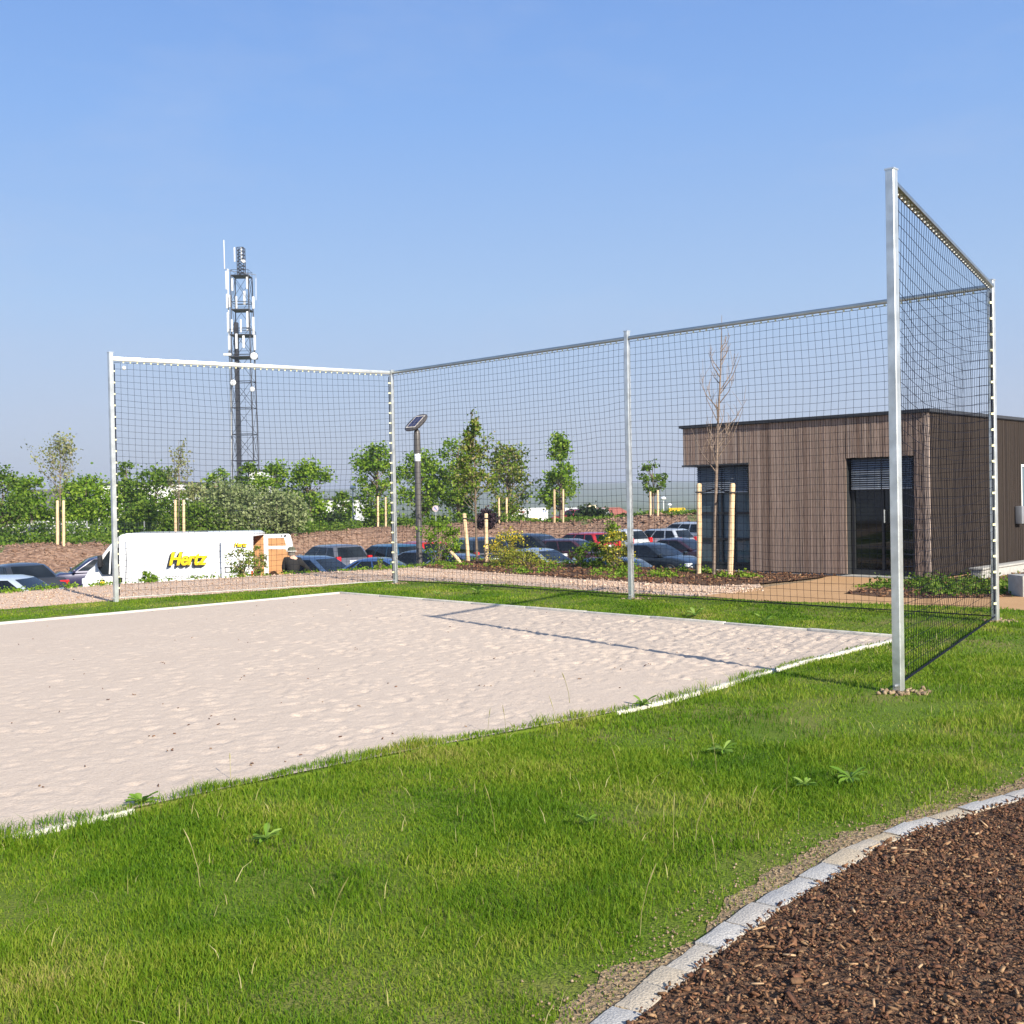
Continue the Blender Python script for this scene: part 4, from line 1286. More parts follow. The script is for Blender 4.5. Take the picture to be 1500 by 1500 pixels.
g = MB(); g.lathe([(.035, 0), (.035, .03)], (-.70, -.858, 2.25), 10, (E([1., 0, 0]), E([0, 0, 1.]), E([0, 1., 0]))); g.lathe([(.022, 0), (.022, .03)], (-.58, -.858, 2.25), 10, (E([1., 0, 0]), E([0, 0, 1.]), E([0, 1., 0])))
g.box((-.06, -.85, .95), (.06, .03, .16)); g.box((-.05, -.85, 1.5), (.05, .03, .10))
g.build('door_fitting', M['black_plastic'], door2)
for sgn in (1, -1):
    g = MB(); g.box((.0, sgn * .955, 1.05), (.06, .04, .34)); g.build('tail_light', M['red_light'], van, bevel=.01)
g = MB(); g.box((-.09, 0, .42), (.16, 1.8, .10)); g.build('rear_step', M['black_plastic'], van, bevel=.02)

def lettering(name, text, width, height, mat, parent, origin, shear=.28, bold=.05, thick=.006, y=0):
    cu = bpy.data.curves.new('lettering', 'FONT')
    cu.body = text; cu.size = 1; cu.shear = shear; cu.offset = bold; cu.extrude = .05; cu.space_character = .98
    ob = bpy.data.objects.new('lettering', cu); COL.objects.link(ob)
    dg = bpy.context.evaluated_depsgraph_get()
    me = bpy.data.meshes.new_from_object(ob.evaluated_get(dg))
    bpy.data.objects.remove(ob); bpy.data.curves.remove(cu)
    co = np.array([v.co[:] for v in me.vertices])
    mn, mx = co.min(0), co.max(0)
    k = (co - mn) / (mx - mn)
    # text x runs along -local x so that it reads left to right for the viewer
    new = np.stack([origin[0] - k[:, 0] * width, np.full(len(k), y) + k[:, 2] * thick, origin[1] + k[:, 1] * height], -1)
    for v, c in zip(me.vertices, new): v.co = c
    me.materials.clear(); me.materials.append(mat)
    bm = bmesh.new(); bm.from_mesh(me); bmesh.ops.recalc_face_normals(bm, faces=bm.faces); bm.to_mesh(me); bm.free()
    o_ = bpy.data.objects.new(name, me); COL.objects.link(o_); o_.parent = parent
    return o_
z_mid = 1.45
for (dx, dz, mt, yy) in ((.075, -.06, M['black_ink'], .008), (.055, -.045, M['black_ink'], .009), (.035, -.03, M['black_ink'], .010), (.016, -.014, M['black_ink'], .011), (-.022, 0, M['black_ink'], .012), (.012, 0, M['yellow'], .018), (0, 0, M['yellow'], .019), (-.010, 0, M['yellow'], .020)):
    lettering('lettering', 'Hertz', 1.20, .43, mt, van, (vx(247.5) + dx, vz(250, 828.5) + dz), y=YV(1.4) + yy, shear=.30, bold=.022)
for (dx, dz, mt, yy) in ((.024, -.02, M['black_ink'], .002), (.012, -.01, M['black_ink'], .003), (.004, 0, M['yellow'], .008), (-.004, 0, M['yellow'], .009)):
    lettering('lettering', 'Hertz', .40, .15, mt, rdo, (.92 - .50 + .02 + .0 + dx + .05, 1.98 + dz), y=.05 + yy, shear=.30, bold=.02)
g = MB()
trng = random.Random(9)
x_ = vx(240)
while x_ > vx(303):
    l = trng.choice((.02, .03, .04))
    if trng.random() > .2: g.box((x_ - l / 2, YV(1.0) + .004, vz(270, 844.5) + trng.uniform(-.004, .004)), (l, .004, .028))
    x_ -= l + .018
g.build('small_print', simple('grey_ink', (.25, .25, .26), .7), van)

# ------------------------------------------------------------------ person at the van
def skin_mesh(name, verts, edges, radii, mat, parent, sub=2, root=0):
    me = bpy.data.meshes.new(name)
    me.from_pydata([tuple(v) for v in verts], edges, [])
    ob = bpy.data.objects.new(name, me); COL.objects.link(ob)
    md = ob.modifiers.new('s', 'SKIN'); md.use_smooth_shade = True
    for i, r in enumerate(radii):
        r = r if hasattr(r, '__len__') else (r, r)
        me.skin_vertices[0].data[i].radius = r
        me.skin_vertices[0].data[i].use_root = (i == root)
    sb_ = ob.modifiers.new('d', 'SUBSURF'); sb_.levels = sub; sb_.render_levels = sub
    dg = bpy.context.evaluated_depsgraph_get()
    m2 = bpy.data.meshes.new_from_object(ob.evaluated_get(dg))
    bpy.data.objects.remove(ob)
    m2.name = name; m2.materials.clear(); m2.materials.append(mat)
    m2.polygons.foreach_set('use_smooth', [True] * len(m2.polygons))
    o_ = bpy.data.objects.new(name, m2); COL.objects.link(o_)
    if parent is not None: o_.parent = parent
    return o_
pp_ = D(427, 800, 35.4)
per = thing('person', 'person in black jacket and olive hat, back turned, beside the open van door', 'person', (pp_[0], pp_[1], -1.8), 0)
# stands facing away (+y), leaning a little to the right, right arm reaching right
per.scale = (1.06, 1.06, 1.06)
J = dict(pel=(0, 0, .93), sp=(.02, .02, 1.12), ch=(.03, .05, 1.34), nk=(.0, .06, 1.53), hd=(-.02, .09, 1.66), cr=(-.02, .085, 1.78),
         lsh=(-.20, .05, 1.44), lel=(-.27, .10, 1.16), lwr=(-.22, .28, .98), lha=(-.20, .36, .96),
         rsh=(.22, .05, 1.42), rel=(.38, .16, 1.20), rwr=(.50, .34, 1.06), rha=(.54, .41, 1.03),
         lhp=(-.10, 0, .90), lkn=(-.11, .03, .50), lan=(-.12, -.02, .09), lto=(-.13, .13, .04),
         rhp=(.10, 0, .90), rkn=(.12, .06, .50), ran=(.13, .02, .09), rto=(.14, .17, .04))
keys = list(J); idx = {k: i for i, k in enumerate(keys)}
ed = [('pel', 'sp'), ('sp', 'ch'), ('ch', 'nk'), ('nk', 'hd'), ('hd', 'cr'), ('ch', 'lsh'), ('lsh', 'lel'), ('lel', 'lwr'), ('lwr', 'lha'), ('ch', 'rsh'), ('rsh', 'rel'), ('rel', 'rwr'), ('rwr', 'rha'),
      ('pel', 'lhp'), ('lhp', 'lkn'), ('lkn', 'lan'), ('lan', 'lto'), ('pel', 'rhp'), ('rhp', 'rkn'), ('rkn', 'ran'), ('ran', 'rto')]
rad = dict(pel=(.15, .12), sp=(.14, .11), ch=(.16, .12), nk=.058, hd=(.088, .10), cr=(.06, .07), lsh=.07, lel=.048, lwr=.032, lha=.036, rsh=.07, rel=.048, rwr=.032, rha=.036,
           lhp=.09, lkn=.062, lan=.045, lto=.038, rhp=.09, rkn=.062, ran=.045, rto=.038)
body = skin_mesh('body', [J[k] for k in keys], [(idx[a], idx[b]) for a, b in ed], [rad[k] for k in keys], M['skin'], per)
# fingers and face joined into the body mesh
ex = MB()
for hk, wk, sd_ in (('lha', 'lwr', -1), ('rha', 'rwr', 1)):
    hnd = E(J[hk]); dr = hnd - E(J[wk]); dr /= np.linalg.norm(dr)
    side = np.cross(dr, E([0, 0, 1.])); side /= np.linalg.norm(side)
    for q, ln_ in zip((-1.5, -.5, .5, 1.5), (.062, .075, .07, .055)):
        b0_ = hnd + side * q * .017
        ex.tube([b0_, b0_ + dr * ln_ * .6, b0_ + dr * ln_ + E([0, 0, -.02])], [.0095, .009, .0075], 6)
    b0_ = hnd - dr * .03 - side * sd_ * .03
    ex.tube([b0_, b0_ - side * sd_ * .03 + dr * .03, b0_ - side * sd_ * .035 + dr * .055], [.011, .010, .008], 6)
hc = E(J['hd'])
ex.lathe([(.004, .03), (.015, .012), (.012, -.02)], hc + E([0, .098, -.01]), 8, (E([1., 0, 0]), E([0, 0, 1.]), E([0, 1., 0])))
for sg in (1, -1):
    ex.lathe([(.008, -.008), (.03, -.004), (.032, .006), (.014, .012)], hc + E([sg * .092, .0, 0]), 8, (E([0, 1., 0]), E([0, 0, 1.2]), E([sg * 1.0, 0, 0])))
    ex.lathe([(.004, -.01), (.012, 0), (.004, .008)], hc + E([sg * .033, .088, .018]), 8, (E([1., 0, 0]), E([0, 0, 1.]), E([0, 1., 0])))
ex.tube([hc + E([-.025, .092, -.052]), hc + E([0, .098, -.054]), hc + E([.025, .092, -.052])], .006, 5)
exo = ex.build('tmp', M['skin'])
bm = bmesh.new(); bm.from_mesh(body.data); bm.from_mesh(exo.data); bm.to_mesh(body.data); bm.free()
body.data.polygons.foreach_set('use_smooth', [True] * len(body.data.polygons))
bpy.data.objects.remove(exo)
ks = ['pel', 'sp', 'ch', 'nk', 'lsh', 'lel', 'lwr', 'rsh', 'rel', 'rwr']; ix = {k: i for i, k in enumerate(ks)}
ee = [(a, b) for a, b in ed if a in ix and b in ix]
jr = dict(pel=(.20, .155), sp=(.195, .15), ch=(.205, .155), nk=.078, lsh=.10, lel=.075, lwr=.055, rsh=.10, rel=.075, rwr=.055)
JJ = dict(J); JJ['nk'] = (.0, .06, 1.515); JJ['pel'] = (0, 0, .86)
skin_mesh('jacket', [JJ[k] for k in ks], [(ix[a], ix[b]) for a, b in ee], [jr[k] for k in ks], M['cloth_black'], per)
ks = ['pel', 'lhp', 'lkn', 'lan', 'rhp', 'rkn', 'ran']; ix = {k: i for i, k in enumerate(ks)}
ee = [(a, b) for a, b in ed if a in ix and b in ix]
tr_ = dict(pel=(.165, .135), lhp=.105, lkn=.08, lan=.065, rhp=.105, rkn=.08, ran=.065)
skin_mesh('trousers', [J[k] for k in ks], [(ix[a], ix[b]) for a, b in ee], [tr_[k] for k in ks], simple('dark_cloth', (.03, .032, .04), .9), per)
g = MB(); g.lathe([(.102, -.085), (.108, -.03), (.106, .03), (.09, .07)], hc + E([0, -.008, -.01]), 16); g.build('hair', M['hair'], per, smooth=True)
g = MB(); g.lathe([(.112, .045), (.118, .06), (.112, .11), (.09, .15), (.05, .168), (.008, .172)], hc + E([0, 0, .0]), 20)
hat = g.build('hat', M['cloth_olive'], per, smooth=True)
g = MB(); g.lathe([(.110, .050), (.165, .030), (.170, .026), (.165, .022), (.108, .040)], hc + E([0, .0, .0]), 22); g.build('brim', simple('pale_brim', (.52, .50, .44), .8), hat, smooth=True)
for sg, an, to in ((-1, 'lan', 'lto'), (1, 'ran', 'rto')):
    a_ = E(J[an]); b_ = E(J[to])
    g = MB(); g.tube([a_ + E([0, -.07, -.045]), a_ + E([0, .02, -.03]), b_ + E([0, -.03, -.0]), b_ + E([0, .08, -.012])], [.045, .056, .05, .03], 8); g.build('shoe', M['black_plastic'], per, smooth=True)

# ------------------------------------------------------------------ solar street lamp
lp = D(614, 800, 31)
lz = gz(lp[0], lp[1])
lamp = thing('solar_lamp', 'dark lamp post topped by a tilted solar panel', 'street lamp', (lp[0], lp[1], lz))
topz = D(615, 632, 31)[2] - lz
g = MB(); g.lathe([(.15, 0), (.15, .02), (.085, .03), (.083, topz - .62), (.078, topz - .6)], (0, 0, 0), 16); g.build('pole', M['pole_dark'], lamp, smooth=True)
g = MB(); g.lathe([(.092, topz - .6), (.092, topz - .1), (.075, topz + .02), (.04, topz + .06)], (0, 0, 0), 16); g.build('lamp_head', M['pole_dark'], lamp, smooth=True)
g = MB(); g.lathe([(.0805, topz - .83), (.086, topz - .82), (.086, topz - .63), (.0805, topz - .62)], (0, 0, 0), 16); g.build('lamp_band', M['white_paint'], lamp, smooth=True)
k_ = 31 / CAM_F
eh = E([15 * k_, -.25, 0]); es_ = E([14.5 * k_, .28, 18 * k_])
nn = np.cross(eh, es_); nn /= np.linalg.norm(nn)
if nn[2] < 0: nn = -nn
pc = E([-1.0 * k_, 0, topz + 13.5 * k_])
def pan(u, w, o_): return pc + eh * u + es_ * w + nn * o_
g = MB()
def outline(k, r, o_):
    out = []
    for i in range(28):
        t = 2 * PI * i / 28
        c, s__ = math.cos(t), math.sin(t)
        p_ = 2.6
        out.append(pan(k * r * np.sign(c) * abs(c) ** (2 / p_), r * np.sign(s__) * abs(s__) ** (2 / p_) * .98, o_))
    return out
rings = [outline(1.15, .58, -.07), outline(1.12, .70, -.03), outline(1.12, .71, .0), outline(1.1, .66, .022)]
vs = [v for r_ in rings for v in r_]; fs = []
for i in range(3):
    for k in range(28): fs.append((i * 28 + k, i * 28 + (k + 1) % 28, (i + 1) * 28 + (k + 1) % 28, (i + 1) * 28 + k))
fs += [tuple(range(28))[::-1], tuple(84 + k for k in range(28))]
g.add(vs, fs); hs = g.build('panel_housing', M['pole_dark'], lamp, smooth=True)
g = MB()
g.add([pan(u, w_, .026) for u, w_ in ((-.5, -.5), (.5, -.5), (.5, .5), (-.5, .5))], [(0, 1, 2, 3)]); g.build('panel_frame', M['lamp_frame'], hs)
g = MB()
for i in range(2):
    for j in range(3):
        u0, u1 = -.41 + i * .41 + .006, -.41 + (i + 1) * .41 - .006
        w0, w1 = -.43 + j * .287 + .004, -.43 + (j + 1) * .287 - .004
        g.add([pan(u, w_, .031) for u, w_ in ((u0, w0), (u1, w0), (u1, w1), (u0, w1))], [(0, 1, 2, 3)])
g.build('solar_cell', M['solar'], hs)
g = MB(); g.tube([E([0, 0, topz]), pan(0, -.1, -.06)], .05, 10); g.build('bracket', M['pole_dark'], lamp)

# ------------------------------------------------------------------ lattice mast
TD = 190.0
tb = D(361, 735, TD)
tz = gz(tb[0], tb[1])
mast = thing('lattice_mast', 'tall steel lattice radio mast carrying white antennas and dishes', 'radio mast', (tb[0], tb[1], tz))
kz = TD / CAM_F
def mz(py): return D(361, py, TD)[2] - tz
def mx_(px): return (px - 361) * kz
ztop = mz(405)
hw0, hw1 = 1.95, 1.45
def hw(z): return hw0 + (hw1 - hw0) * min(1, z / ztop)
g = MB()
zs = list(np.linspace(0, ztop, 11))
for (sx, sy) in ((-1, -1), (1, -1), (1, 1), (-1, 1)):
    g2 = MB(); g2.tube([(sx * hw(z), sy * hw(z), z) for z in (0, ztop / 2, ztop)], .10, 6); g2.build('leg', M['steel_dark'], mast)
for i in range(len(zs) - 1):
    a, b = zs[i], zs[i + 1]
    for (s0x, s0y, s1x, s1y) in ((-1, -1, 1, -1), (1, -1, 1, 1), (1, 1, -1, 1), (-1, 1, -1, -1)):
        g.tube([(s0x * hw(a), s0y * hw(a), a), (s1x * hw(b), s1y * hw(b), b)], .035, 4)
        if i % 2: g.tube([(s1x * hw(a), s1y * hw(a), a), (s0x * hw(b), s0y * hw(b), b)], .035, 4)
        g.tube([(s0x * hw(b), s0y * hw(b), b), (s1x * hw(b), s1y * hw(b), b)], .06, 4)
g.build('bracing', M['steel_dark'], mast)
g = MB(); g.box((-.95, -.6, mz(430) / 2 - 2), (.62, .9, mz(430) - 6)); g.build('cable_ladder', M['steel_dark'], mast)
g = MB(); g.tube([(mx_(343), -.9, 0), (mx_(343), -.9, mz(395))], .13, 6); g.build('feeder_pipe', M['antenna'], mast)
for py, w_ in ((405, 2.9), (455, 3.1), (492, 3.6), (524, 4.0)):
    g = MB(); g.box((.05, 0, mz(py)), (w_, w_, .16))
    for s1 in (-1, 1):
        g.tube([(-w_ / 2, s1 * w_ / 2, mz(py) + .9), (w_ / 2, s1 * w_ / 2, mz(py) + .9)], .035, 4)
        g.tube([(s1 * w_ / 2, -w_ / 2, mz(py) + .9), (s1 * w_ / 2, w_ / 2, mz(py) + .9)], .035, 4)
        for s2 in (-1, 1): g.tube([(s1 * w_ / 2, s2 * w_ / 2, mz(py)), (s1 * w_ / 2, s2 * w_ / 2, mz(py) + .9)], .04, 4)
    g.build('platform', M['steel_dark'], mast)
for (px, y0, y1, yy) in ((342, 432, 453, -1.2), (367, 428, 448, -1.2), (377, 434, 452, .3), (342.5, 459, 488, -1.2), (371, 458, 486, -1.3), (376, 464, 490, .4), (355.5, 491, 513, -1.9), (379.5, 492, 514, -.6), (341, 398, 425, -.9), (349, 470, 488, -1.7), (362, 470, 489, -1.7), (346, 434, 452, -1.5), (356, 436, 454, -1.5), (366, 494, 512, -2.0), (345, 494, 514, -1.9), (372, 408, 426, -1.4), (350, 410, 428, -1.4)):
    g = MB(); g.box((mx_(px), yy, (mz(y0) + mz(y1)) / 2), (.36 if yy > -1.45 or yy in (-1.9, -2.0) else .26, .22, mz(y0) - mz(y1))); pnl = g.build('panel_antenna', M['antenna'], mast, bevel=.05)
for (px, py, r_) in ((380.5, 524, .62), (349.5, 562, .5), (377, 572, .42), (366, 384, .3)):
    g = MB(); g.lathe([(r_ * .3, .12), (r_, 0), (r_, -.12), (r_ * .8, -.2)], (mx_(px), -1.9 if px != 366 else -.6, mz(py)), 16, (E([1., 0, 0]), E([0, 0, 1.]), E([0, 1., 0]))); g.build('dish', M['antenna'], mast, smooth=True)
g = MB(); g.box((mx_(342), -1.9, mz(521)), (1.3, .4, .42)); g.build('antenna_drum', M['antenna'], mast, bevel=.08)
g = MB()
for sx in (-.55, .55):
    for sy in (-.55, .55): g.tube([(sx, sy, ztop), (sx, sy, mz(363))], .08, 4)
for i in range(9):
    z_ = ztop + (mz(363) - ztop) * i / 8
    g.tube([(-.55, -.55, z_), (.55, -.55, z_)], .06, 4); g.tube([(-.55, .55, z_), (.55, .55, z_)], .06, 4)
    if i < 8:
        z2 = ztop + (mz(363) - ztop) * (i + 1) / 8
        g.tube([(-.55, -.55, z_), (.55, -.55, z2)], .055, 4); g.tube([(.55, .55, z_), (-.55, .55, z2)], .055, 4)
g.build('top_mast', M['steel_dark'], mast)
for (px, y0, y1) in ((352.5, 363, 384), (362.5, 363, 384)):
    g = MB(); g.box((mx_(px), -.4, (mz(y0) + mz(y1)) / 2), (.22, .3, mz(y0) - mz(y1))); g.build('panel_antenna', M['antenna'], mast, bevel=.04)
g = MB(); g.tube([(mx_(336.5), 0, mz(393)), (mx_(343), 0, mz(396)), (mx_(361), 0, mz(399)), (mx_(382), 0, mz(403)), (mx_(382), 0, mz(408))], .06, 5); g.build('outrigger', M['steel'], mast)
g = MB(); g.tube([(mx_(336.5), 0, mz(393)), (mx_(336.3), 0, mz(351))], .085, 6); g.build('whip_antenna', M['antenna'], mast)
g = MB(); g.tube([(mx_(382), 0, mz(408)), (mx_(381.5), 0, mz(440))], .05, 6); g.build('whip_antenna', M['antenna'], mast)

# ------------------------------------------------------------------ trees and shrubs
def leaves(name, P_, size, mat, parent, seed, flat=.35):
    """P_: (n,3) leaf centres, two-triangle folded leaves with random facing"""
    r = np.random.default_rng(seed)
    n = len(P_)
    a = r.normal(size=(n, 3)); a /= np.linalg.norm(a, axis=1)[:, None]
    b = r.normal(size=(n, 3)); b[:, 2] *= .6
    b -= a * (a * b).sum(1)[:, None]; b /= np.linalg.norm(b, axis=1)[:, None]
    sz = size * r.uniform(.6, 1.35, n)[:, None]
    c = np.cross(a, b)
    w = sz * .36
    V = np.stack([P_ - b * sz * .5, P_ + a * w + c * w * flat, P_ + b * sz * .5, P_ - a * w + c * w * flat], 1).reshape(-1, 3)
    i = np.arange(n)[:, None] * 4
    F = np.concatenate([i + np.array([[0, 1, 2]]), i + np.array([[0, 2, 3]])]).astype(np.int32)
    return bigmesh(name, V, F, mat, parent)

def crown_points(r, n, cz0, cz1, rad, shape, clumps, spread):
    """leaf centres gathered in clumps through an envelope"""
    cs = []
    while len(cs) < clumps:
        f = r.random(); th = r.uniform(0, 2 * PI)
        if shape == 'oval': e = math.sin(PI * min(1, max(.0, f * .92 + .05))) ** .6
        elif shape == 'cone': e = (1 - f) ** .75 * (.55 + .45 * min(1, f * 6)) + .06
        elif shape == 'round': e = math.sqrt(max(0, 1 - (2 * f - 1) ** 2))
        elif shape == 'column': e = .75 + .25 * math.sin(f * 9) if f < .85 else .5
        else: e = math.sqrt(max(0, 1 - f ** 2))        # dome on the ground
        rr = rad * e * (.35 + .75 * math.sqrt(r.random())) * r.uniform(.75, 1.12)
        cs.append((rr * math.cos(th), rr * math.sin(th), cz0 + (cz1 - cz0) * f, r.uniform(.6, 1.3)))
    cs = np.array(cs)
    k = r.integers(0, clumps, n)
    P_ = cs[k, :3] + r.normal(size=(n, 3)) * (spread * cs[k, 3])[:, None] * np.array([1, 1, .75])
    return P_, cs

def tree(label, px, dist, ytop, ycb, wpx, mat, n=1500, shape='oval', leaf=None, clumps=34, ybase=None, bark='bark', group=None, trunk_r=None, name='tree', lean=0, seed=0, spread=None):
    p = D(px, 760, dist); k = dist / CAM_F
    z0 = gz(p[0], p[1])
    if ybase is not None: z0 = D(px, ybase, dist)[2]
    top = D(px, ytop, dist)[2] - z0; cb = D(px, ycb, dist)[2] - z0
    rad = wpx * k / 2
    r = np.random.default_rng(seed + int(px) * 13 + int(dist))
    t = thing(name, label, 'tree' if name.endswith('tree') else name.split('_')[-1], (p[0], p[1], z0), 0, group)
    cb = max(cb, .05)
    clumps = int(clumps * 1.5); n = int(n * 1.5)
    P_, cs = crown_points(r, n, cb, top - .25 * (top - cb) / 8, rad, shape, clumps, spread or rad * .22)
    ok = P_[:, 2] > .02
    P_ = P_[ok]
    tr = trunk_r or max(.03, .018 * top)
    mb = MB()
    pts = [(0, 0, -.1)] + [(r.normal(0, .012 * top) * f + lean * f * f, r.normal(0, .012 * top) * f, top * .94 * f) for f in (.25, .5, .75, 1)]
    mb.tube(pts, [tr * 1.15, tr, tr * .75, tr * .45, tr * .12], 7)
    for c in cs[:: max(1, len(cs) // 26)]:
        zb_ = max(cb * .7, c[2] - math.hypot(c[0], c[1]) * 1.1 - .1)
        zb_ = min(zb_, top * .9)
        mid = (c[0] * .45, c[1] * .45, (zb_ + c[2]) / 2 - .02 * top)
        mb.tube([(0, 0, zb_), mid, (c[0], c[1], c[2])], [tr * .38, tr * .22, tr * .06], 4, False)
    mb.build('trunk', M[bark], t, smooth=True)
    leaves('crown', P_, leaf or .20 * dist / 80 + .03, mat, t, int(px))
    return t

GB = 'young trees along the bank'
GH_ = 'trees and bushes of the left hedge'
GS = 'staked young trees'
L_ = M
# young trees on the bank behind the car park
tree('leafy green tree behind the corner fence post', 553, 82, 652, 762, 60, M['leaf_fresh'], 2600, 'oval', group=GB)
tree('round-headed green tree directly behind the solar lamp post', 617, 84, 664, 756, 64, M['leaf_fresh'], 2500, 'oval', group=GB)
tree('full green tree standing behind the staked sapling near the lamp', 672, 84, 640, 756, 62, M['leaf_fresh'], 2400, 'oval', group=GB)
tree('pinkish-green tree just left of the white trucks', 745, 82, 652, 752, 64, M['leaf_mix'], 2400, 'oval', group=GB)
tree('pointed green tree just right of the white trucks', 822, 80, 638, 742, 56, M['leaf_fresh'], 2100, 'cone', group=GB)
tree('thin small tree left of the pavilion on the bank', 957, 76, 676, 722, 34, M['leaf_mid'], 420, 'round', clumps=16, group=GB)
tree('small round tree left of the far street light', 503, 96, 722, 764, 32, M['leaf_mid'], 900, 'oval', group=GB)
tree('broad pale green tree right of the lattice mast', 455, 80, 678, 762, 62, M['leaf_fresh'], 2200, 'oval', group=GB)
tree('pale green tree close to the right of the lattice mast', 405, 82, 682, 764, 62, M['leaf_fresh'], 2100, 'oval', group=GB)
tree('tree growing right behind the foot of the lattice mast', 366, 84, 680, 760, 40, M['leaf_mid'], 1400, 'oval', group=GB)
# hedge on the left
tree('small pointed tree left of the lattice mast', 320, 86, 686, 760, 42, M['leaf_fresh'], 1400, 'oval', group=GH_)
tree('grey-green willow bush in front of the lattice mast', 335, 68, 714, 782, 96, M['leaf_silver'], 3600, 'round', clumps=60, group=GH_, name='bush')
tree('low silvery bush right of the willow bush', 405, 70, 722, 778, 80, M['leaf_silver'], 2600, 'round', clumps=50, group=GH_, name='bush')
tree('dense mid-green tree with feathery top right of the left fence post', 228, 74, 686, 782, 80, M['leaf_mid'], 2600, 'oval', clumps=56, group=GH_)
tree('dark green tree hidden behind the left fence post', 184, 76, 704, 785, 56, M['leaf_mid'], 1800, 'round', clumps=44, group=GH_)
tree('tall sparse shoot rising behind the left fence post', 187, 79, 678, 740, 34, M['leaf_mid'], 420, 'oval', clumps=16, group=GH_)
tree('bushy green tree between the willow and the feathery tree', 288, 80, 712, 782, 52, M['leaf_pale'], 1500, 'round', clumps=44, group=GH_)
tree('bright round-leaved tree left of the left fence post', 128, 70, 700, 788, 78, M['leaf_fresh'], 3600, 'round', clumps=52, group=GH_)
tree('yellowish green bush at the left under the sparse staked tree', 46, 72, 700, 790, 56, M['leaf_fresh'], 2200, 'round', clumps=50, group=GH_)
tree('dark green tree at the far left edge', 4, 66, 688, 790, 62, M['leaf_mid'], 2200, 'round', clumps=50, group=GH_)
tree('dark bushy tree left of the brown house gable', 26, 84, 722, 780, 44, M['leaf_mid'], 1800, 'round', clumps=40, group=GH_)
tree('leafy bush right of the brown house', 98, 82, 738, 782, 50, M['leaf_mid'], 1800, 'round', clumps=40, group=GH_, name='bush')
tree('low dark bush under the feathery tree', 212, 66, 738, 786, 80, M['leaf_mid'], 2000, 'dome', clumps=40, group=GH_, name='bush')
tree('low green bush behind the roof of the white van', 290, 66, 742, 782, 80, M['leaf_mid'], 1800, 'dome', clumps=40, group=GH_, name='bush')
tree('dark bush behind the open van door', 430, 76, 748, 776, 60, M['leaf_mid'], 1500, 'dome', clumps=30, group=GH_, name='bush')
# white flowering hedge at the far left
for i, (px, w_, nm) in enumerate(((22, 56, 'white flowering hedge bush nearest the left edge'), (70, 50, 'white flowering hedge bush behind the two pale stakes'), (112, 44, 'white flowering hedge bush left of the left fence post'))):
    t = tree(nm, px, 66.5 - i * .4, 770, 797, w_, M['leaf_mid'], 1300, 'dome', clumps=30, name='flowering_bush', group='white flowering hedge bushes')
    r = np.random.default_rng(50 + i)
    k = 66 / CAM_F
    P_ = np.stack([r.uniform(-w_ * k / 2, w_ * k / 2, 260), r.uniform(-1.2, .1, 260), r.uniform(.15, 1.15, 260)], -1)
    bo_ = leaves('blossom', P_, .11, M['flower_white'], t, 7 + i); bo_['kind'] = 'stuff'
# clipped bushes on the bank crest
for (px, d_, y0, y1, w_, mt, nm) in ((487, 82, 757, 779, 40, 'leaf_dark', 'dark clipped bush on the bank beside the far white car'), (473, 84, 758, 778, 30, 'leaf_mid', 'green bush left of the dark clipped bush'),
        (534, 83, 769, 781, 16, 'leaf_dark', 'small dark mound-shaped bush left of the stakes behind the corner post'), (712, 62, 748, 772, 30, 'leaf_red', 'dark purple-leaved bush right of the staked sapling'),
        (865, 82, 746, 764, 56, 'leaf_dark', 'dark green bush in front of the parked lorry cab'), (590, 84, 764, 780, 30, 'leaf_mid', 'low scrub on the bank just right of the corner post'), (455, 84, 764, 780, 40, 'leaf_mid', 'low scrub on the bank above the open van door'),
        (640, 84, 764, 778, 34, 'leaf_mid', 'low scrub on the bank behind the round road sign')):
    tree(nm, px, d_, y0, y1, w_, M[mt], 900, 'dome', clumps=24, name='bush', group='bushes on the bank')

# near staked saplings
def stake(label, px, yb, yt, dist, lean_px=0, rpx=None, tie=None):
    b = D(px, yb, dist); e = D(px + lean_px, yt, dist)
    t = thing('tree_stake', label, 'stake', b, 0, 'peeled wooden tree stakes')
    r_ = rpx or .045
    v = e - b
    mb = MB(); mb.tube([v * -.06, v * .3 + E([r_ * .15, 0, 0]), v * .7, v * .985, v], [r_, r_ * 1.02, r_ * .97, r_ * .95, r_ * .7], 10)
    mb.build('post', M['stake'], t, smooth=True)
    if tie is not None:
        q = E(tie) - b
        a = v * .9
        mb = MB(); mb.tube([a + E([r_, -r_, 0]), a + E([-r_, -r_ * 1.1, 0]), a + E([-r_ * 1.1, r_, 0]), a + E([r_ * 1.1, r_, 0]), a + E([r_, -r_, 0]), (a + q) / 2 + E([0, 0, -.02]), q], .016, 5)
        mb.build('tie', M['strap'], t)
    return t
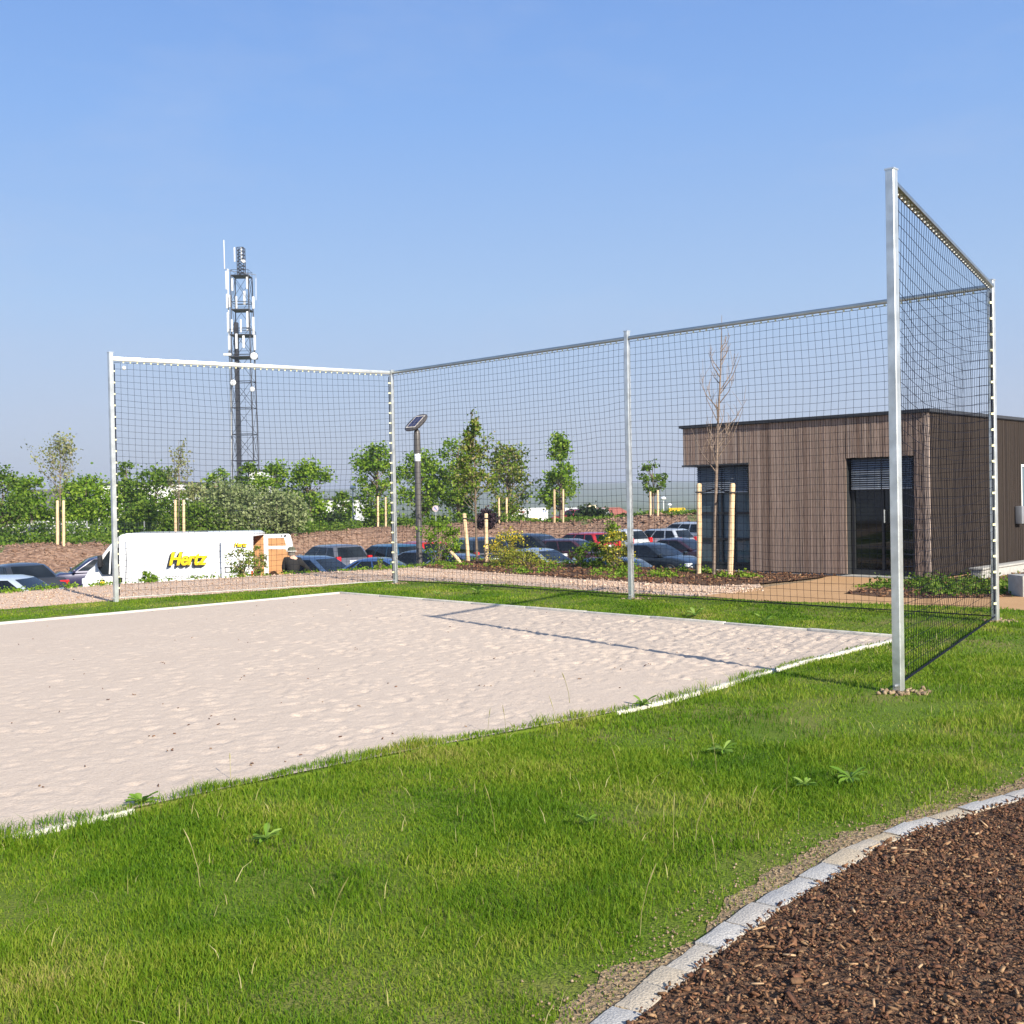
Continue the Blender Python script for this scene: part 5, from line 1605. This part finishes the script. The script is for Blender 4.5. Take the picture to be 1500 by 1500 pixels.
def sapling(label, px, dist, yb, yt, ycb, wpx, mat, n, leafsz, bark, seed=1, sparse=True, lean_px=0):
    b = D(px, yb, dist); k = dist / CAM_F
    top = D(px + lean_px, yt, dist) - b
    t = thing('young_tree', label, 'tree', b, 0, GS)
    r = np.random.default_rng(seed); rr = random.Random(seed)
    mb = MB(); tr = .005 * top[2] + .011
    spine = [E([0, 0, -.05])] + [E([top[0] * f + rr.uniform(-.012, .012), rr.uniform(-.02, .02), top[2] * f]) for f in (.2, .4, .6, .8, 1)]
    mb.tube(spine, [tr * 1.2, tr, tr * .8, tr * .6, tr * .4, .004], 7)
    cb = D(px, ycb, dist)[2] - b[2]; pts = []
    nbr = 22
    for i in range(nbr):
        f = (i + rr.random()) / nbr
        zb_ = cb + (top[2] * .9 - cb) * f - .1
        th = rr.uniform(0, 2 * PI)
        ln_ = wpx * k / 2 * (1.05 - .75 * f) * rr.uniform(.6, 1.15)
        rise = ln_ * rr.uniform(1.0, 2.0)
        sx = top[0] * zb_ / top[2]
        p = [E([sx, 0, zb_]), E([sx + math.cos(th) * ln_ * .6, math.sin(th) * ln_ * .6, zb_ + rise * .45]), E([sx + math.cos(th) * ln_, math.sin(th) * ln_, zb_ + rise])]
        p[2][2] = min(p[2][2], top[2] * .99)
        mb.tube(p, [tr * .35, tr * .22, .003], 4, False)
        for q in range(3):
            f2 = rr.uniform(.3, .9); bq = p[0] + (p[2] - p[0]) * f2
            e_ = bq + E([rr.uniform(-.5, .5) * ln_ * .6, rr.uniform(-.5, .5) * ln_ * .6, rise * rr.uniform(.2, .5)])
            mb.tube([bq, (bq + e_) / 2 + E([0, 0, .02]), e_], [tr * .15, tr * .1, .002], 3, False)
            pts.append(e_)
        pts += [p[1], p[2], (p[1] + p[2]) / 2]
    pts.append(top)
    mb.build('trunk', M[bark], t, smooth=True)
    if n:
        pts = np.array(pts); kk = r.integers(0, len(pts), n)
        P_ = pts[kk] + r.normal(size=(n, 3)) * wpx * k * .055
        leaves('crown', P_, leafsz, mat, t, seed)
    return t
sapling('staked sapling with sparse bronze-green leaves near the solar lamp', 699, 27.6, 823, 603, 752, 66, M['leaf_mix'], 2200, .08, 'bark', 3, lean_px=-6)
tp = D(699, 764, 27.6)
stake('leaning pale stake left of the bronze-green sapling', 686, 826, 752, 27.7, -6, .05, tie=D(698, 762, 27.6))
stake('upright pale stake right of the bronze-green sapling', 712, 824, 752, 27.4, 0, .05, tie=D(699, 765, 27.6))
sapling('bare leafless young tree in front of the pavilion', 1046, 21.7, 842, 462, 690, 100, M['leaf_mix'], 0, .05, 'bark_mid', 8, lean_px=11)
stake('pale stake left of the bare tree at the pavilion window', 1024, 838, 708, 22.0, 0, .052, tie=D(1047, 716, 21.8))
stake('pale stake right of the bare tree at the pavilion window', 1069, 844, 708, 21.4, 4, .055, tie=D(1052, 716, 21.7))
sapling('sparse pale-leaved young tree between two stakes at the far left', 88, 58, 800, 642, 735, 84, M['leaf_pale'], 900, .15, 'bark', 21)
stake('left stake of the sparse pale tree at the far left', 84, 799, 733, 57.5, 0, .075)
stake('right stake of the sparse pale tree at the far left', 93, 800, 733, 57.5, 0, .075)
sapling('thin upright young tree behind the roof of the white van', 262, 61, 800, 644, 730, 44, M['leaf_pale'], 420, .14, 'bark', 25)
stake('left stake behind the roof of the white van', 257, 800, 732, 60.5, 0, .075)
stake('right stake behind the roof of the white van', 269, 800, 732, 60.5, 0, .075)
for (px, yb, yt, d_, nm) in ((553.5, 780, 727, 79, 'left stake of the tree behind the corner post'), (565, 780, 728, 79, 'right stake of the tree behind the corner post'),
        (731, 774, 729, 79, 'left stake of the pinkish-green tree by the white trucks'), (742, 774, 729, 79, 'right stake of the pinkish-green tree by the white trucks'),
        (812, 764, 717, 78, 'left stake of the pointed tree right of the white trucks'), (825, 765, 717, 78, 'right stake of the pointed tree right of the white trucks'),
        (952.5, 755, 720, 74.5, 'left stake of the thin small tree near the pavilion'), (963.5, 756, 718, 74.5, 'right stake of the thin small tree near the pavilion')):
    stake(nm, px, yb, yt, d_, 0, .075)
def leaning(label, p0, p1, d0, rad_):
    a = D(p0[0], p0[1], d0); b = D(p1[0], p1[1], d0 + .5)
    t = thing('tree_stake', label, 'stake', a, 0, 'peeled wooden tree stakes')
    v = b - a
    mb = MB(); mb.tube([v * 0 - E([0, 0, .1]), v * .5, v], rad_, 9); mb.build('post', M['stake'], t, smooth=True)
leaning('short stake leaning left under the round shrub by the lamp', (681, 830), (658, 806), 26.6, .045)
leaning('short orange-brown stake leaning beside the small shrub at the van', (364, 848), (347, 830), 23.6, .035)

def shrub(label, px, dist, yb, yt, wpx, mat, n, leafsz, shape='round', flowers=None, seed=0, cat='shrub', clumps=40, spread=None):
    b = D(px, yb, dist); k = dist / CAM_F
    hgt = D(px, yt, dist)[2] - b[2]; rad = wpx * k / 2
    t = thing('shrub', label, cat, b, 0, 'shrubs on the mulch bed')
    r = np.random.default_rng(seed + int(px))
    P_, cs = crown_points(r, n, hgt * .12, hgt * .97, rad, shape, clumps, spread or rad * .16)
    P_ = P_[P_[:, 2] > .01]
    mb = MB()
    for c in cs[::2]:
        mb.tube([(c[0] * .1, c[1] * .1, -.03), (c[0] * .5, c[1] * .5, c[2] * .55), tuple(c[:3])], [.010, .007, .003], 4, False)
    mb.build('stems', M['bark'], t)
    leaves('foliage', P_, leafsz, mat, t, int(px))
    if flowers:
        fm, fn, fs_ = flowers
        kk = r.integers(0, len(cs), fn)
        Q = cs[kk, :3] * E([1.08, 1.08, 1.03]) + r.normal(size=(fn, 3)) * rad * .12
        fo_ = leaves('flowers', Q[Q[:, 2] > hgt * .3], fs_, fm, t, int(px) + 1); fo_['kind'] = 'stuff'
    return t
shrub('round bright green shrub with a leaning stake beside the lamp post', 645, 27.2, 826, 762, 56, M['leaf_fresh'], 1500, .065, 'round')
shrub('broom shrub covered in yellow flowers right of the two stakes', 745, 26.4, 824, 778, 54, M['leaf_yellow'], 800, .045, 'oval', (M['flower_yellow'], 500, .05))
shrub('low yellow-green shrub sprawling below the yellow broom', 768, 25.4, 832, 806, 90, M['leaf_yellow'], 1500, .045, 'dome')
shrub('dark green glossy shrub left of the middle fence post', 866, 24.6, 838, 798, 54, M['leaf_mid'], 1500, .055, 'round')
shrub('tall leafy green shrub standing above the dark shrub', 895, 25.0, 832, 764, 34, M['leaf_fresh'], 900, .06, 'oval')
shrub('yellow-green flowering shrub touching the middle fence post', 904, 24.0, 842, 778, 46, M['leaf_yellow'], 1500, .045, 'oval', (M['flower_yellow'], 200, .045))
shrub('small leafy shrub in front of the rear of the white van', 354, 23.8, 850, 802, 40, M['leaf_mix'], 700, .055, 'round')
shrub('reddish-green slim shrub in front of the van cargo opening', 378, 24.2, 846, 800, 26, M['leaf_mix'], 420, .05, 'oval')
shrub('tiny twiggy shrub on the gravel rim left of the corner fence post', 557, 25.2, 836, 818, 14, M['leaf_mix'], 120, .05, 'oval', clumps=14)
shrub('leafy weed clump against the side of the white van', 218, 23.0, 856, 838, 24, M['leaf_fresh'], 320, .06, 'oval', clumps=16)

# low growth: along the crest and on the beds
def low_cover(name, pts, n, spread, hmax, leafsz, mat, label, seed):
    r = np.random.default_rng(seed)
    pts = np.array(pts); k = r.integers(0, len(pts), n)
    cl = pts[k] + r.normal(size=(n, 2)) * spread
    z = np.abs(r.normal(0, hmax * .5, n)) * np.exp(-((cl - pts[k]) ** 2).sum(1) / (2 * spread ** 2))
    P_ = np.stack([cl[:, 0], cl[:, 1], z + .01], -1)
    o_ = leaves(name, P_, leafsz, mat, None, seed)
    return tag(o_, label, 'ground cover', kind='stuff')
cp = []
crng = random.Random(4)
for k in range(150):
    i = crng.randrange(3, 12); f = crng.random()
    a, b = np.array(crest[i]), np.array(crest[i + 1])
    cp.append(a + (b - a) * f + np.array([crng.uniform(-.1, .1), crng.uniform(-.25, .15)]))
low_cover('low_weeds', cp, 2200, .09, .10, .05, M['leaf_fresh'], 'low leafy weeds along the far rim of the gravel path', 81)
cp = [E(G(crng.uniform(640, 1110), crng.uniform(826, 846))) for k in range(70)]
cp = [c for c in cp if inpoly(c[0], c[1], MULCH_STRIP)]
low_cover('bed_plants', cp, 3200, .10, .14, .05, M['leaf_fresh'], 'small green plants scattered over the mulch bed behind the net', 82)
cp = [E(G(crng.uniform(1244, 1500), crng.uniform(851, 871))) for k in range(60)]
cp = [c for c in cp if inpoly(c[0], c[1], ISLAND)]
low_cover('bed_plants', cp, 3600, .16, .18, .05, M['leaf_mid'], 'green ground cover plants on the bed before the dark side wall', 83)
r = np.random.default_rng(91); n = 26000
X = r.uniform(-42, 34, n); Y = np.interp(X, bank_x, bank_y) + np.abs(r.normal(0, 6, n)) - .8
k = vn(X, Y, 2.5, 92) > .42
X, Y = X[k], Y[k]
low = np.where(X > 1, .10, .32)
P_ = np.stack([X, Y, ground_z(X, Y) + np.abs(r.normal(0, 1, len(X))) * low], -1)
tag(leaves('bank_scrub', P_, .20, M['leaf_mid'], None, 92), 'rough green scrub growing along the top of the earth bank', 'scrub', kind='stuff')

# broad-leaved weeds in the lawn
def weed(label, px, py, size, nl, seed):
    p = G(px, py); rr = random.Random(seed)
    t = MB()
    for i in range(nl):
        th = 2 * PI * i / nl + rr.uniform(-.3, .3); ln_ = size * rr.uniform(.65, 1.1); el = rr.uniform(.3, 1.2); wv = rr.uniform(.6, 1.5)
        d_ = E([math.cos(th), math.sin(th), 0]); s__ = E([-math.sin(th), math.cos(th), 0])
        vs = []
        for f, w_ in ((0, .12), (.3, .6 * wv), (.6, 1.2 * wv), (.85, .8 * wv), (1, .06)):
            c = d_ * ln_ * f + E([0, 0, .012 + ln_ * (el * f - .45 * f * f)])
            vs += [c - s__ * w_ * ln_ * .16 + E([0, 0, .008]), c, c + s__ * w_ * ln_ * .16 + E([0, 0, .008])]
        fs = []
        for q in range(4):
            for m_ in (0, 1): fs.append((q * 3 + m_, q * 3 + m_ + 1, q * 3 + m_ + 4, q * 3 + m_ + 3))
        t.add(vs, fs)
    o_ = t.build('weed', M['weed'], None, smooth=True)
    o_.location = (p[0], p[1], .02)
    tag(o_, label, 'weed', 'broad-leaved weeds in the lawn')
for i, (px, py, s_z, nl, nm) in enumerate(((1060, 1108, .13, 7, 'pale broad-leaved weed in the middle of the right-hand lawn'), (1246, 1150, .15, 10, 'large flat weed rosette nearest the granite kerb'),
        (1180, 1160, .09, 6, 'small weed just left of the large flat rosette'), (700, 871, .22, 8, 'leafy weed on the strip of lawn behind the sand pit'), (1018, 905, .20, 7, 'weed by the back edge of the sand right of the middle post'),
        (1120, 915, .18, 7, 'weed on the back lawn nearest the tall right post'), (640, 874, .14, 6, 'small weed on the back lawn close to the corner post'), (942, 1040, .14, 9, 'clump of weed leaves at the near sand edge below the shadow'),
        
        (208, 1186, .13, 10, 'dark weed growing over the sand edging at lower left'), (390, 1240, .10, 7, 'weed with long leaves at the bottom left of the lawn'),
        (860, 1215, .08, 6, 'small pale weed in the grass of the lower middle'))):
    weed(nm, px, py, s_z * .72, nl + 3, 100 + i)

# ------------------------------------------------------------------ wire fence on the left bank
wf = D(40, 798, 62)
fen = thing('wire_fence', 'low wire mesh fence with grey posts along the left bank', 'fence', (wf[0], wf[1], gz(wf[0], wf[1])))
pts = []
for px in range(-40, 250, 21):
    p = D(px, 798, 64.5); pts.append(E([p[0], p[1], gz(p[0], p[1])]) - E([wf[0], wf[1], gz(wf[0], wf[1])]))
for p in pts[::4]:
    g = MB(); g.tube([p, p + E([0, 0, 1.05])], .04, 6); g.build('fence_post', M['steel'], fen)
g = MB()
for h_ in np.linspace(.1, 1.0, 8): g.tube([p + E([0, 0, h_]) for p in pts], .008, 3, False)
for a, b in zip(pts[:-1], pts[1:]):
    for f in np.linspace(0, 1, 6)[:-1]:
        q = a + (b - a) * f; g.tube([q + E([0, 0, .05]), q + E([0, 0, 1.0])], .007, 3, False)
g.build('wire_mesh', simple('green_wire', (.05, .09, .05), .6), fen)

# ------------------------------------------------------------------ far things
def far_box(px0, px1, ytop, ybot, dist, depth):
    a = D(px0, ybot, dist); b = D(px1, ybot, dist); zt = D((px0 + px1) / 2, ytop, dist)[2]
    z0 = gz((a[0] + b[0]) / 2, dist + depth / 2)
    return a[0], b[0], z0, zt
def house(label, px0, px1, yeave, yridge, dist, depth, wall, roof, name='house', windows=0, flat=False, hip=False):
    x0, x1, z0, ze = far_box(px0, px1, yeave, 760, dist, depth)
    zr = D((px0 + px1) / 2, yridge, dist)[2]
    t = thing(name, label, 'building', ((x0 + x1) / 2, dist + depth / 2, z0))
    w_ = x1 - x0; he = ze - z0; hr = zr - z0
    g = MB(); g.box((0, 0, he / 2 - .3), (w_, depth, he + .6)); wl = g.build('wall', wall, t)
    g = MB()
    if flat:
        g.box((0, 0, he + .1), (w_ + .4, depth + .4, .25))
    else:
        ov = .5
        vs = [(-w_ / 2 - ov, -depth / 2 - ov, he - .15), (w_ / 2 + ov, -depth / 2 - ov, he - .15), (w_ / 2 + ov, depth / 2 + ov, he - .15), (-w_ / 2 - ov, depth / 2 + ov, he - .15)]
        ins = w_ * .3 if hip else -.0
        vs += [(-w_ / 2 - ov + ins, 0, hr), (w_ / 2 + ov - ins, 0, hr)]
        g.add(vs, [(0, 1, 5, 4), (2, 3, 4, 5), (1, 2, 5), (3, 0, 4), (0, 3, 2, 1)])
    g.build('roof', roof, t)
    for i in range(windows):
        x = -w_ / 2 + w_ * (i + .5) / windows
        g = MB(); g.box((x, -depth / 2 - .02, he * .55), (w_ / windows * .4, .06, min(1.4, he * .4))); f_ = g.build('window', M['white_far'], t)
        g = MB(); g.box((x, -depth / 2 - .052, he * .55), (w_ / windows * .34, .02, min(1.2, he * .35))); g.build('pane', M['win_glass'], f_)
    return t
house('brown gabled house half hidden by the left hedge', 26, 88, 748, 716, 110, 9, M['brown_wall'], M['grey_roof'], windows=2)
house('long white flat-roofed hall showing above the left hedge', 142, 268, 709, 706, 140, 14, M['white_far'], M['coping'], 'hall', flat=True, windows=6)
house('small house with orange-red roof left of the lattice mast', 288, 318, 718, 711, 150, 8, M['white_far'], M['red_roof'], windows=2)
house('white block building behind the trees left of the corner post', 470, 526, 732, 730, 160, 10, M['white_far'], M['coping'], 'block_building', flat=True, windows=4)
house('pale building piece seen right behind the mast', 366, 386, 690, 688, 175, 8, M['white_far'], M['coping'], 'block_building', flat=True, windows=2)
house('low house with a red tiled roof beyond the bank', 862, 930, 757, 744, 210, 14, M['white_far'], M['red_roof'], windows=4, hip=True)
def truck(label, px0, px1, ytop, dist, marks, cab=True):
    x0, x1, z0, zt = far_box(px0, px1, ytop, 770, dist, 2.5)
    t = thing('box_truck', label, 'lorry', ((x0 + x1) / 2, dist + 1.2, z0)); w_ = x1 - x0; h_ = zt - z0
    g = MB(); g.box((0, 0, (h_ + .95) / 2), (w_, 2.4, h_ - .95)); bx = g.build('cargo_box', M['white_far'], t, bevel=.05)
    g = MB(); g.box((0, 0, .8), (w_ - .1, 1.1, .22)); g.build('chassis', M['steel_dark'], t)
    for fx in (-.35, .3):
        for sy in (-1, 1):
            g = MB(); g.lathe([(.2, 0), (.45, .02), (.48, .06), (.48, .26), (.45, .3)], (fx * w_, sy * 1.15 - (.3 if sy > 0 else 0), .48), 16, (E([1., 0, 0]), E([0, 0, 1.]), E([0, 1., 0]))); g.build('wheel', M['rubber'], t, smooth=True)
    for (u, v, du, dv, mt) in marks:
        g = MB(); g.box((-w_ / 2 + u * w_, -1.21, .95 + v * (h_ - .95)), (du * w_, .02, dv * (h_ - .95))); g.build('marking', mt, bx)
    if cab:
        g = MB(); g.prism([(w_ / 2 + .12, -1.15, .6), (w_ / 2 + 1.7, -1.15, .6), (w_ / 2 + 1.7, -1.15, 1.7), (w_ / 2 + 1.3, -1.15, h_ * .8), (w_ / 2 + .12, -1.15, h_ * .8)], (0, 2.3, 0)); cb_ = g.build('cab', M['white_paint'], t, bevel=.08)
        g = MB(); g.prism([(w_ / 2 + .5, -1.16, 1.6), (w_ / 2 + 1.45, -1.16, 1.6), (w_ / 2 + 1.2, -1.16, h_ * .74), (w_ / 2 + .5, -1.16, h_ * .74)], (0, -.012, 0)); g.build('side_window', M['car_glass'], cb_)
    return t
mk_red = simple('faded_red', (.55, .12, .10), .6); mk_blue = simple('faded_blue', (.10, .16, .38), .6); mk_green = simple('faded_green', (.12, .35, .20), .6); mk_yel = simple('faded_yellow', (.78, .66, .20), .6)
truck('white box lorry with small red and blue marks left of its twin', 747, 771.5, 745, 150, [(.75, .80, .3, .08, mk_red), (.12, .34, .14, .07, mk_red), (.08, .18, .12, .09, mk_blue), (.5, .38, .16, .05, mk_blue), (.5, .14, .28, .06, mk_green)], False)
truck('white box lorry with a yellow picture on its side', 774, 803, 744, 150, [(.28, .30, .4, .30, mk_yel), (.62, .22, .3, .14, mk_yel), (.78, .80, .04, .13, mk_blue), (.88, .80, .04, .13, mk_blue)], False)
truck('white lorry with dark cab behind the dark green bush', 828, 846, 744, 118, [(.5, .5, .9, .08, mk_blue)], True)
car('red car parked beyond the bank in front of the white lorry', 'hatch', (.30, .02, .03), 836, 104, 170)
car('white car on the far side of the bank beside the dark clipped bush', 'hatch', (.7, .7, .7), 509, 125, -60)
# lorry cab with beacon
x = D(872, 760, 118)
t = thing('site_vehicle', 'grey site vehicle with a pale roof light showing above the dark bush', 'vehicle', (x[0], x[1], gz(x[0], x[1])), 0)
hz_ = D(872, 745, 118)[2] - t.location.z
g = MB(); g.prism([(-1.6, -1, .5), (1.6, -1, .5), (1.6, -1, hz_ * .6), (1.2, -1, hz_), (-1.5, -1, hz_)], (0, 2, 0)); b_ = g.build('body', simple('vehicle_grey', (.30, .32, .33), .5), t, bevel=.06)
g = MB(); g.box((-.2, -1.012, hz_ * .82), (2.2, .02, hz_ * .22)); g.build('side_window', M['car_glass'], b_)
g = MB(); g.box((-.4, 0, hz_ + .2), (1.0, .5, .38)); g.build('roof_light', simple('cream', (.7, .6, .42), .6), b_, bevel=.05)
for fx in (-1.0, 1.0):
    g = MB(); g.lathe([(.2, 0), (.42, .02), (.42, .26)], (fx, -1.05, .42), 14, (E([1., 0, 0]), E([0, 0, 1.]), E([0, 1., 0]))); g.build('wheel', M['rubber'], t, smooth=True)
# yellow bin on the crest
x = D(991, 753, 78); z0 = gz(x[0], x[1]); w_ = 24 * 78 / CAM_F
t = thing('grit_bin', 'bright yellow bin standing on top of the bank left of the pavilion', 'bin', (x[0], x[1], D(991, 752, 78)[2]))
h_ = 8 * 78 / CAM_F
g = MB(); g.prism([(-w_ / 2, -.3, -.3), (w_ / 2, -.3, -.3), (w_ / 2, -.35, h_ * .7), (-w_ / 2, -.35, h_ * .7)], (0, .7, 0)); g.build('body', M['yellow_paint'], t, bevel=.03)
g = MB(); g.prism([(-w_ / 2 - .03, -.38, h_ * .7 + .004), (w_ / 2 + .03, -.38, h_ * .7 + .004), (w_ / 2 - .04, -.2, h_), (-w_ / 2 + .04, -.2, h_)], (0, .62, 0)); g.build('lid', M['yellow_paint'], t)
g = MB(); g.box((-w_ / 2 - .05, 0, h_ * .35), (.09, .5, h_ * .5)); g.build('handle', M['black_plastic'], t, bevel=.02)
# street lights far off
def far_lamp(label, px, yt, yb, dist, globe=.22):
    x = D(px, yb, dist); z0 = gz(x[0], x[1]); hh = D(px, yt, dist)[2] - z0
    t = thing('street_light', label, 'street light', (x[0], x[1], z0), 0, 'far street lights')
    g = MB(); g.lathe([(.09, 0), (.07, hh * .5), (.05, hh)], (0, 0, 0), 8); g.build('pole', M['antenna'], t, smooth=True)
    g = MB(); g.lathe([(.05, -.05), (globe, .05), (globe * 1.1, .15), (globe * .7, .3), (.02, .34)], (0, 0, hh), 12); g.build('lamp_shade', M['white_paint'], t, smooth=True)
far_lamp('street light pole on the bank between the small tree and corner post', 518, 717, 776, 86)
far_lamp('taller far street light right of the thin small tree', 972, 732, 752, 120, .3)
far_lamp('shorter far street light above the yellow bin', 981, 741, 752, 150, .3)
# round road sign
x = D(638, 745, 70); z0 = gz(x[0], x[1]); hs_ = x[2] - z0
t = thing('road_sign', 'round white road sign with a dark slanting bar behind the solar lamp', 'road sign', (x[0], x[1], z0))
g = MB(); g.tube([(0, 0, -.1), (0, 0, hs_ + .2)], .03, 6); g.build('pole', M['steel'], t)
ax = (E([1., 0, 0]), E([0, 0, 1.]), E([0, -1., 0]))
g = MB(); g.lathe([(.20, .02), (.20, .05)], (0, 0, hs_), 20, ax); sg_ = g.build('sign_plate', M['plate'], t)
g = MB(); g.lathe([(.16, .052), (.20, .052), (.20, .056), (.16, .056)], (0, 0, hs_), 20, ax)
g.build('sign_rim', simple('sign_rim', (.5, .4, .42), .5), sg_)
g = MB(); g.box((0, -.055, hs_), (.07, .008, .24), (E([.8, 0, .6]), E([0, 1., 0]), E([-.6, 0, .8]))); g.build('sign_bar', mk_blue, sg_)

# ------------------------------------------------------------------ air
mh = bpy.data.materials.new('haze'); mh.use_nodes = True
nt = mh.node_tree; nt.nodes.clear()
vo = nt.nodes.new('ShaderNodeVolumePrincipled'); vo.inputs['Color'].default_value = (.80, .86, .96, 1)
vo.inputs['Density'].default_value = .00038
vo.inputs['Anisotropy'].default_value = .2
mo = nt.nodes.new('ShaderNodeOutputMaterial'); nt.links.new(vo.outputs[0], mo.inputs['Volume'])
HZ = 9600
g = MB(); g.box((0, 4200, (-45 + 75) / 2), (18500, HZ, 120)); o = g.build('haze', mh); tag(o, 'thin pale blue haze over the distance', 'haze', kind='stuff')
